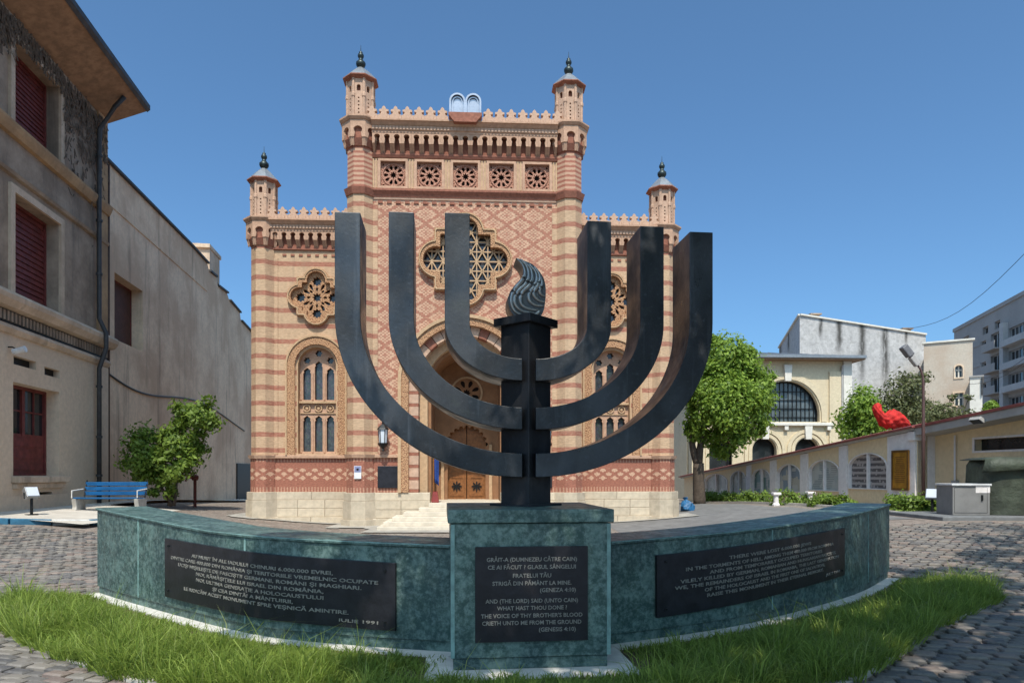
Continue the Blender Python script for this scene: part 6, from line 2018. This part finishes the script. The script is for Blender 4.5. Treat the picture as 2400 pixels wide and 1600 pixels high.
MB().band([(w2_[0][0] - 0.12, w2_[0][1] - 0.12), (w2_[1][0] + 0.12, w2_[0][1] - 0.12), (w2_[1][0] + 0.12, w2_[2][1] + 0.12), (w2_[0][0] - 0.12, w2_[2][1] + 0.12)], w2_, -0.06, 0.05).build('window_surround', M['old_lower'], ph)
# small white annexe
an = thing('white_annexe', 'narrow bright white annexe wall right of the pale house', 'annexe', (at(2273, HY, 52).x, 52, 0), R(-34))
sc = 52 / FPX * 0.84
zan = CAMZ + (HY - 884) * 52 / FPX
MB().box(0, 29 * sc, 0, 5, -1, zan).build('wall', M['hall_white'], an)
MB().box(-0.05, 29 * sc + 0.1, -0.1, 5, zan, zan + 0.1).build('roof_edge', M['soffit_grey'], an)
MB().tube([(28 * sc, -0.08, zan - 0.1), (28.3 * sc, -0.1, zan - 1.4)], 0.06, 6).build('downpipe', M['pipe'], an)

# ------------------------------------------------------------------ apartment block
AA = Vector((61.06, 95.0, 0)); AB = Vector((56.7, 78.0, 0))
ad = (AB - AA).normalized()
ab = thing('apartment_block', 'grey concrete apartment block with balconies at the far right', 'apartment block', AA, math.atan2(ad.y, ad.x))
M['panel'] = plaster('concrete_panel', (0.36, 0.345, 0.335), (0.28, 0.27, 0.26), 0.5, 0.3, False)
M['panel_white'] = plain('white_panel', (0.46, 0.455, 0.45), 0.8, 0.08, 2)
def a_s(px_):
    r_ = (px_ - CX) / FPX
    # AA + ad*s : x = r*y
    return (r_ * AA.y - AA.x) / (ad.x - r_ * ad.y)
ztop = 21.5
MB().box(0, 46, 0.5, 14, -1, ztop).build('wall_core', M['panel'], ab)
rows = [ztop - 4.6 - 2.62 * k_ for k_ in range(6)]
holes = []
sm = (a_s(2300), a_s(2311)); bl = (a_s(2322), a_s(2352)); lw = (a_s(2364), a_s(2420))
top_small = [(a_s(2258), a_s(2271)), (a_s(2303), a_s(2316)), (a_s(2331), a_s(2344))]
for a, b_ in top_small:
    holes.append(rect(a, b_, ztop - 2.6, ztop - 1.7))
for z in rows:
    holes.append(rect(sm[0], sm[1], z, z + 1.25))
    holes.append(rect(bl[0], bl[1], z - 0.5, z + 1.6))
    holes.append(rect(lw[0], lw[1], z, z + 1.35))
    holes.append(rect(a_s(2430), a_s(2500), z, z + 1.35))
MB().slab([(0, -1), (46, -1), (46, ztop), (0, ztop)], holes, 0, 0.45).build('wall', M['panel'], ab)
MB().box(bl[1] + 0.15, lw[0] - 0.2, -0.5, 0.0, -1, ztop - 2.4).build('pier', M['panel_white'], ab)
MB().box(a_s(2380), 44, 2.5, 13, ztop, ztop + 0.5).build('roof_storey', M['panel_white'], ab)
MB().box(-0.1, 46, -0.15, 0.0, ztop - 0.35, ztop + 0.12).build('parapet', M['panel'], ab)
def apt_win(a, b_, z0, z1, n):
    w_ = MB().box(a, b_, 0.34, 0.38, z0, z1).build('window', M['dark_glass'], ab)
    m = MB()
    for k_ in range(n + 1):
        x = a + (b_ - a) * k_ / n
        m.box(max(a, x - 0.06), min(b_, x + 0.06), 0.26, 0.34, z0, z1)
    m.box(a, b_, 0.27, 0.34, z1 - 0.1, z1)
    m.build('frame', M['panel_white'], w_)
for a, b_ in top_small: apt_win(a, b_, ztop - 2.6, ztop - 1.7, 1)
for z in rows:
    apt_win(sm[0], sm[1], z, z + 1.25, 1)
    apt_win(bl[0], bl[1], z - 0.5, z + 1.6, 3)
    apt_win(lw[0], lw[1], z, z + 1.35, 6)
    apt_win(a_s(2430), a_s(2500), z, z + 1.35, 6)
    MB().box(bl[0] - 0.1, bl[1] + 0.1, -1.0, 0.0, z - 0.62, z - 0.48).box(bl[0] - 0.1, bl[1] + 0.1, -1.0, -0.93, z - 0.48, z + 0.35).build('balcony', M['panel'], ab)
    MB().box(a_s(2280), sm[0] - 0.2, -0.08, 0.0, z + 0.9, z + 1.35).build('wall_band', M['panel'], ab)
    MB().box(lw[0] - 0.1, a_s(2505), -0.9, 0.0, z - 0.8, z - 0.08).build('loggia_parapet', M['panel_white'], ab)

# ------------------------------------------------------------------ greenery beyond the wall
def bush(px_, py_, rx, rzz, Y_, label, m_, n, leaf, name='background_tree', extra=None):
    c = at(px_, py_, Y_)
    o = thing(name, label, 'tree', (c.x, Y_, 0), 0, 'trees beyond the right wall')
    s_ = Y_ / FPX
    cl_ = [(0, 0, c.z, rx * s_, rx * s_, rzz * s_)]
    for dx, dz, f in (extra or []):
        cl_.append((dx * s_, random.uniform(-0.5, 0.5), c.z + dz * s_, rx * s_ * f, rx * s_ * f, rzz * s_ * f))
    leaf_cloud('crown', cl_, leaf, n, m_, o, 0.7, 26)
    mb = MB()
    for q in cl_:
        for _ in range(1):
            pa, ra = limb((0, 0, -0.2), (q[0] + random.uniform(-0.6, 0.6) * q[3], q[1], q[2] + random.uniform(-0.2, 0.6) * q[5]), 0.07, 0.015, 0.06)
            mb.tube(pa, ra, 6)
    mb.build('trunk', M['bark'], o, True)
bush(2022, 950, 34, 40, 34, 'dark green bushy tree just right of the cream hall', M['leaf_bright'], 5000, 0.11, extra=[(15, -20, 0.9), (-10, -40, 1.1), (20, -60, 1.0)])
bush(2110, 925, 44, 38, 36, 'olive green tree behind the red cloth bundle', M['leaf_olive'], 5200, 0.10, extra=[(-25, -40, 1.1), (30, 30, 0.55), (10, -60, 1.1), (50, -40, 1.0)])
bush(2205, 972, 40, 26, 37, 'sparse olive tree in front of the pale house windows', M['leaf_olive'], 3000, 0.10, extra=[(35, -15, 0.9), (-25, -20, 1.0), (48, 38, 0.3), (-42, 85, 0.5), (10, -25, 1.0), (25, 42, 0.28)])
bush(2322, 958, 14, 16, 33, 'small bright green treetop peeking over the red coping at right', M['leaf_bright'], 500, 0.10)
o = bpy.data.objects

# overhead wires
wr = thing('overhead_wire', 'thin dark wire sloping across the sky at upper right', 'wire', group='overhead wires')
a, b_ = at(2128, 770, 58), at(2420, 575, 40)
MB().tube([a.lerp(b_, t / 10) + Vector((0, 0, -1.2 * math.sin(math.pi * t / 10))) for t in range(11)], 0.018, 5).build('cable', M['iron'], wr)
wr = thing('overhead_wire', 'thin dark wires crossing in front of the apartment block', 'wire', group='overhead wires')
for dy in (0, 10):
    a, b_ = at(2270, 890 + dy, 50), at(2430, 818 + dy, 40)
    MB().tube([a.lerp(b_, t / 10) + Vector((0, 0, -0.5 * math.sin(math.pi * t / 10))) for t in range(11)], 0.016, 5).build('cable', M['iron'], wr)

# ------------------------------------------------------------------ unseen trees: two shade memorial and cobbles, one added for dark reflections
def unseen_tree(loc, clumps, n, label, leaf=0.11, sub=60, spread=0.34):
    o = thing('unseen_tree', label, 'tree', loc)
    m = MB()
    pa, ra = limb((0, 0, -0.2), (0.1, 0.1, 4.2), 0.26, 0.2, 0.03); m.tube(pa, ra, 10)
    for c in clumps:
        pa, ra = limb((0.1, 0.1, 4.1), (c[0], c[1], c[2]), 0.12, 0.03, 0.08); m.tube(pa, ra, 7)
    m.build('trunk', M['bark'], o, True)
    leaf_cloud('crown', clumps, leaf, n, M['leaf_bright'], o, spread, sub, 0.5)
unseen_tree((5.6, -3.0, 0), [(-4.3, 6.7, 7.3, 1.25, 1.0, 0.6), (-2.6, 6.9, 7.5, 1.2, 1.0, 0.6), (-4.0, 5.9, 6.9, 1.4, 0.9, 0.5), (-4.4, 7.5, 7.6, 1.2, 0.8, 0.4), (-5.3, 4.6, 7.0, 1.3, 1.1, 0.6), (-3.4, 5.0, 7.0, 1.3, 1.1, 0.6), (-1.4, 5.6, 7.3, 1.3, 1.2, 0.6), (-1.2, 7.4, 7.5, 1.2, 1.0, 0.6), (0.4, 6.4, 7.3, 1.3, 1.2, 0.6), (-3.8, 3.4, 6.8, 1.5, 1.0, 0.7), (-1.6, 3.6, 7.0, 1.6, 1.2, 0.7), (0.6, 4.2, 7.2, 1.5, 1.3, 0.7), (2.4, 5.4, 7.4, 1.5, 1.3, 0.7), (-6.4, 4.9, 7.2, 0.9, 0.8, 0.4), (-7.5, 5.5, 7.2, 0.8, 0.7, 0.35), (-5.9, 3.5, 7.0, 1.0, 0.9, 0.5), (0.0, 8.4, 8.4, 1.2, 0.9, 0.5)], 48000, 'tall tree behind the viewer shading the right of the memorial', 0.11, 24)
unseen_tree((12.4, 4.0, 0), [(-3.2, 2.4, 8.4, 1.5, 1.2, 0.6), (-2.0, 4.2, 8.8, 1.6, 1.3, 0.6), (0.0, 3.0, 8.6, 1.6, 1.4, 0.7), (-4.6, 1.2, 8.0, 1.3, 1.2, 0.6), (-3.6, -0.6, 7.6, 1.6, 1.3, 0.7), (-1.0, 0.4, 8.2, 1.6, 1.5, 0.8), (-5.4, -1.4, 7.2, 1.4, 1.2, 0.6)], 9000, 'tall tree beyond the right edge of the view shading the cobbles', 0.10, 22)
unseen_tree((8.0, -7.5, 0), [(-1.2, 0.4, 5.6, 2.6, 2.2, 2.6), (1.8, 0.2, 6.4, 2.6, 2.4, 3.0), (4.6, 1.0, 5.6, 2.4, 2.2, 2.4), (0.6, -0.6, 8.4, 2.6, 2.2, 2.0)], 9000, 'dense unseen tree added behind the viewer to darken reflections in the right menorah arms', 0.2, 40)  # added so the right menorah arms mirror dark foliage
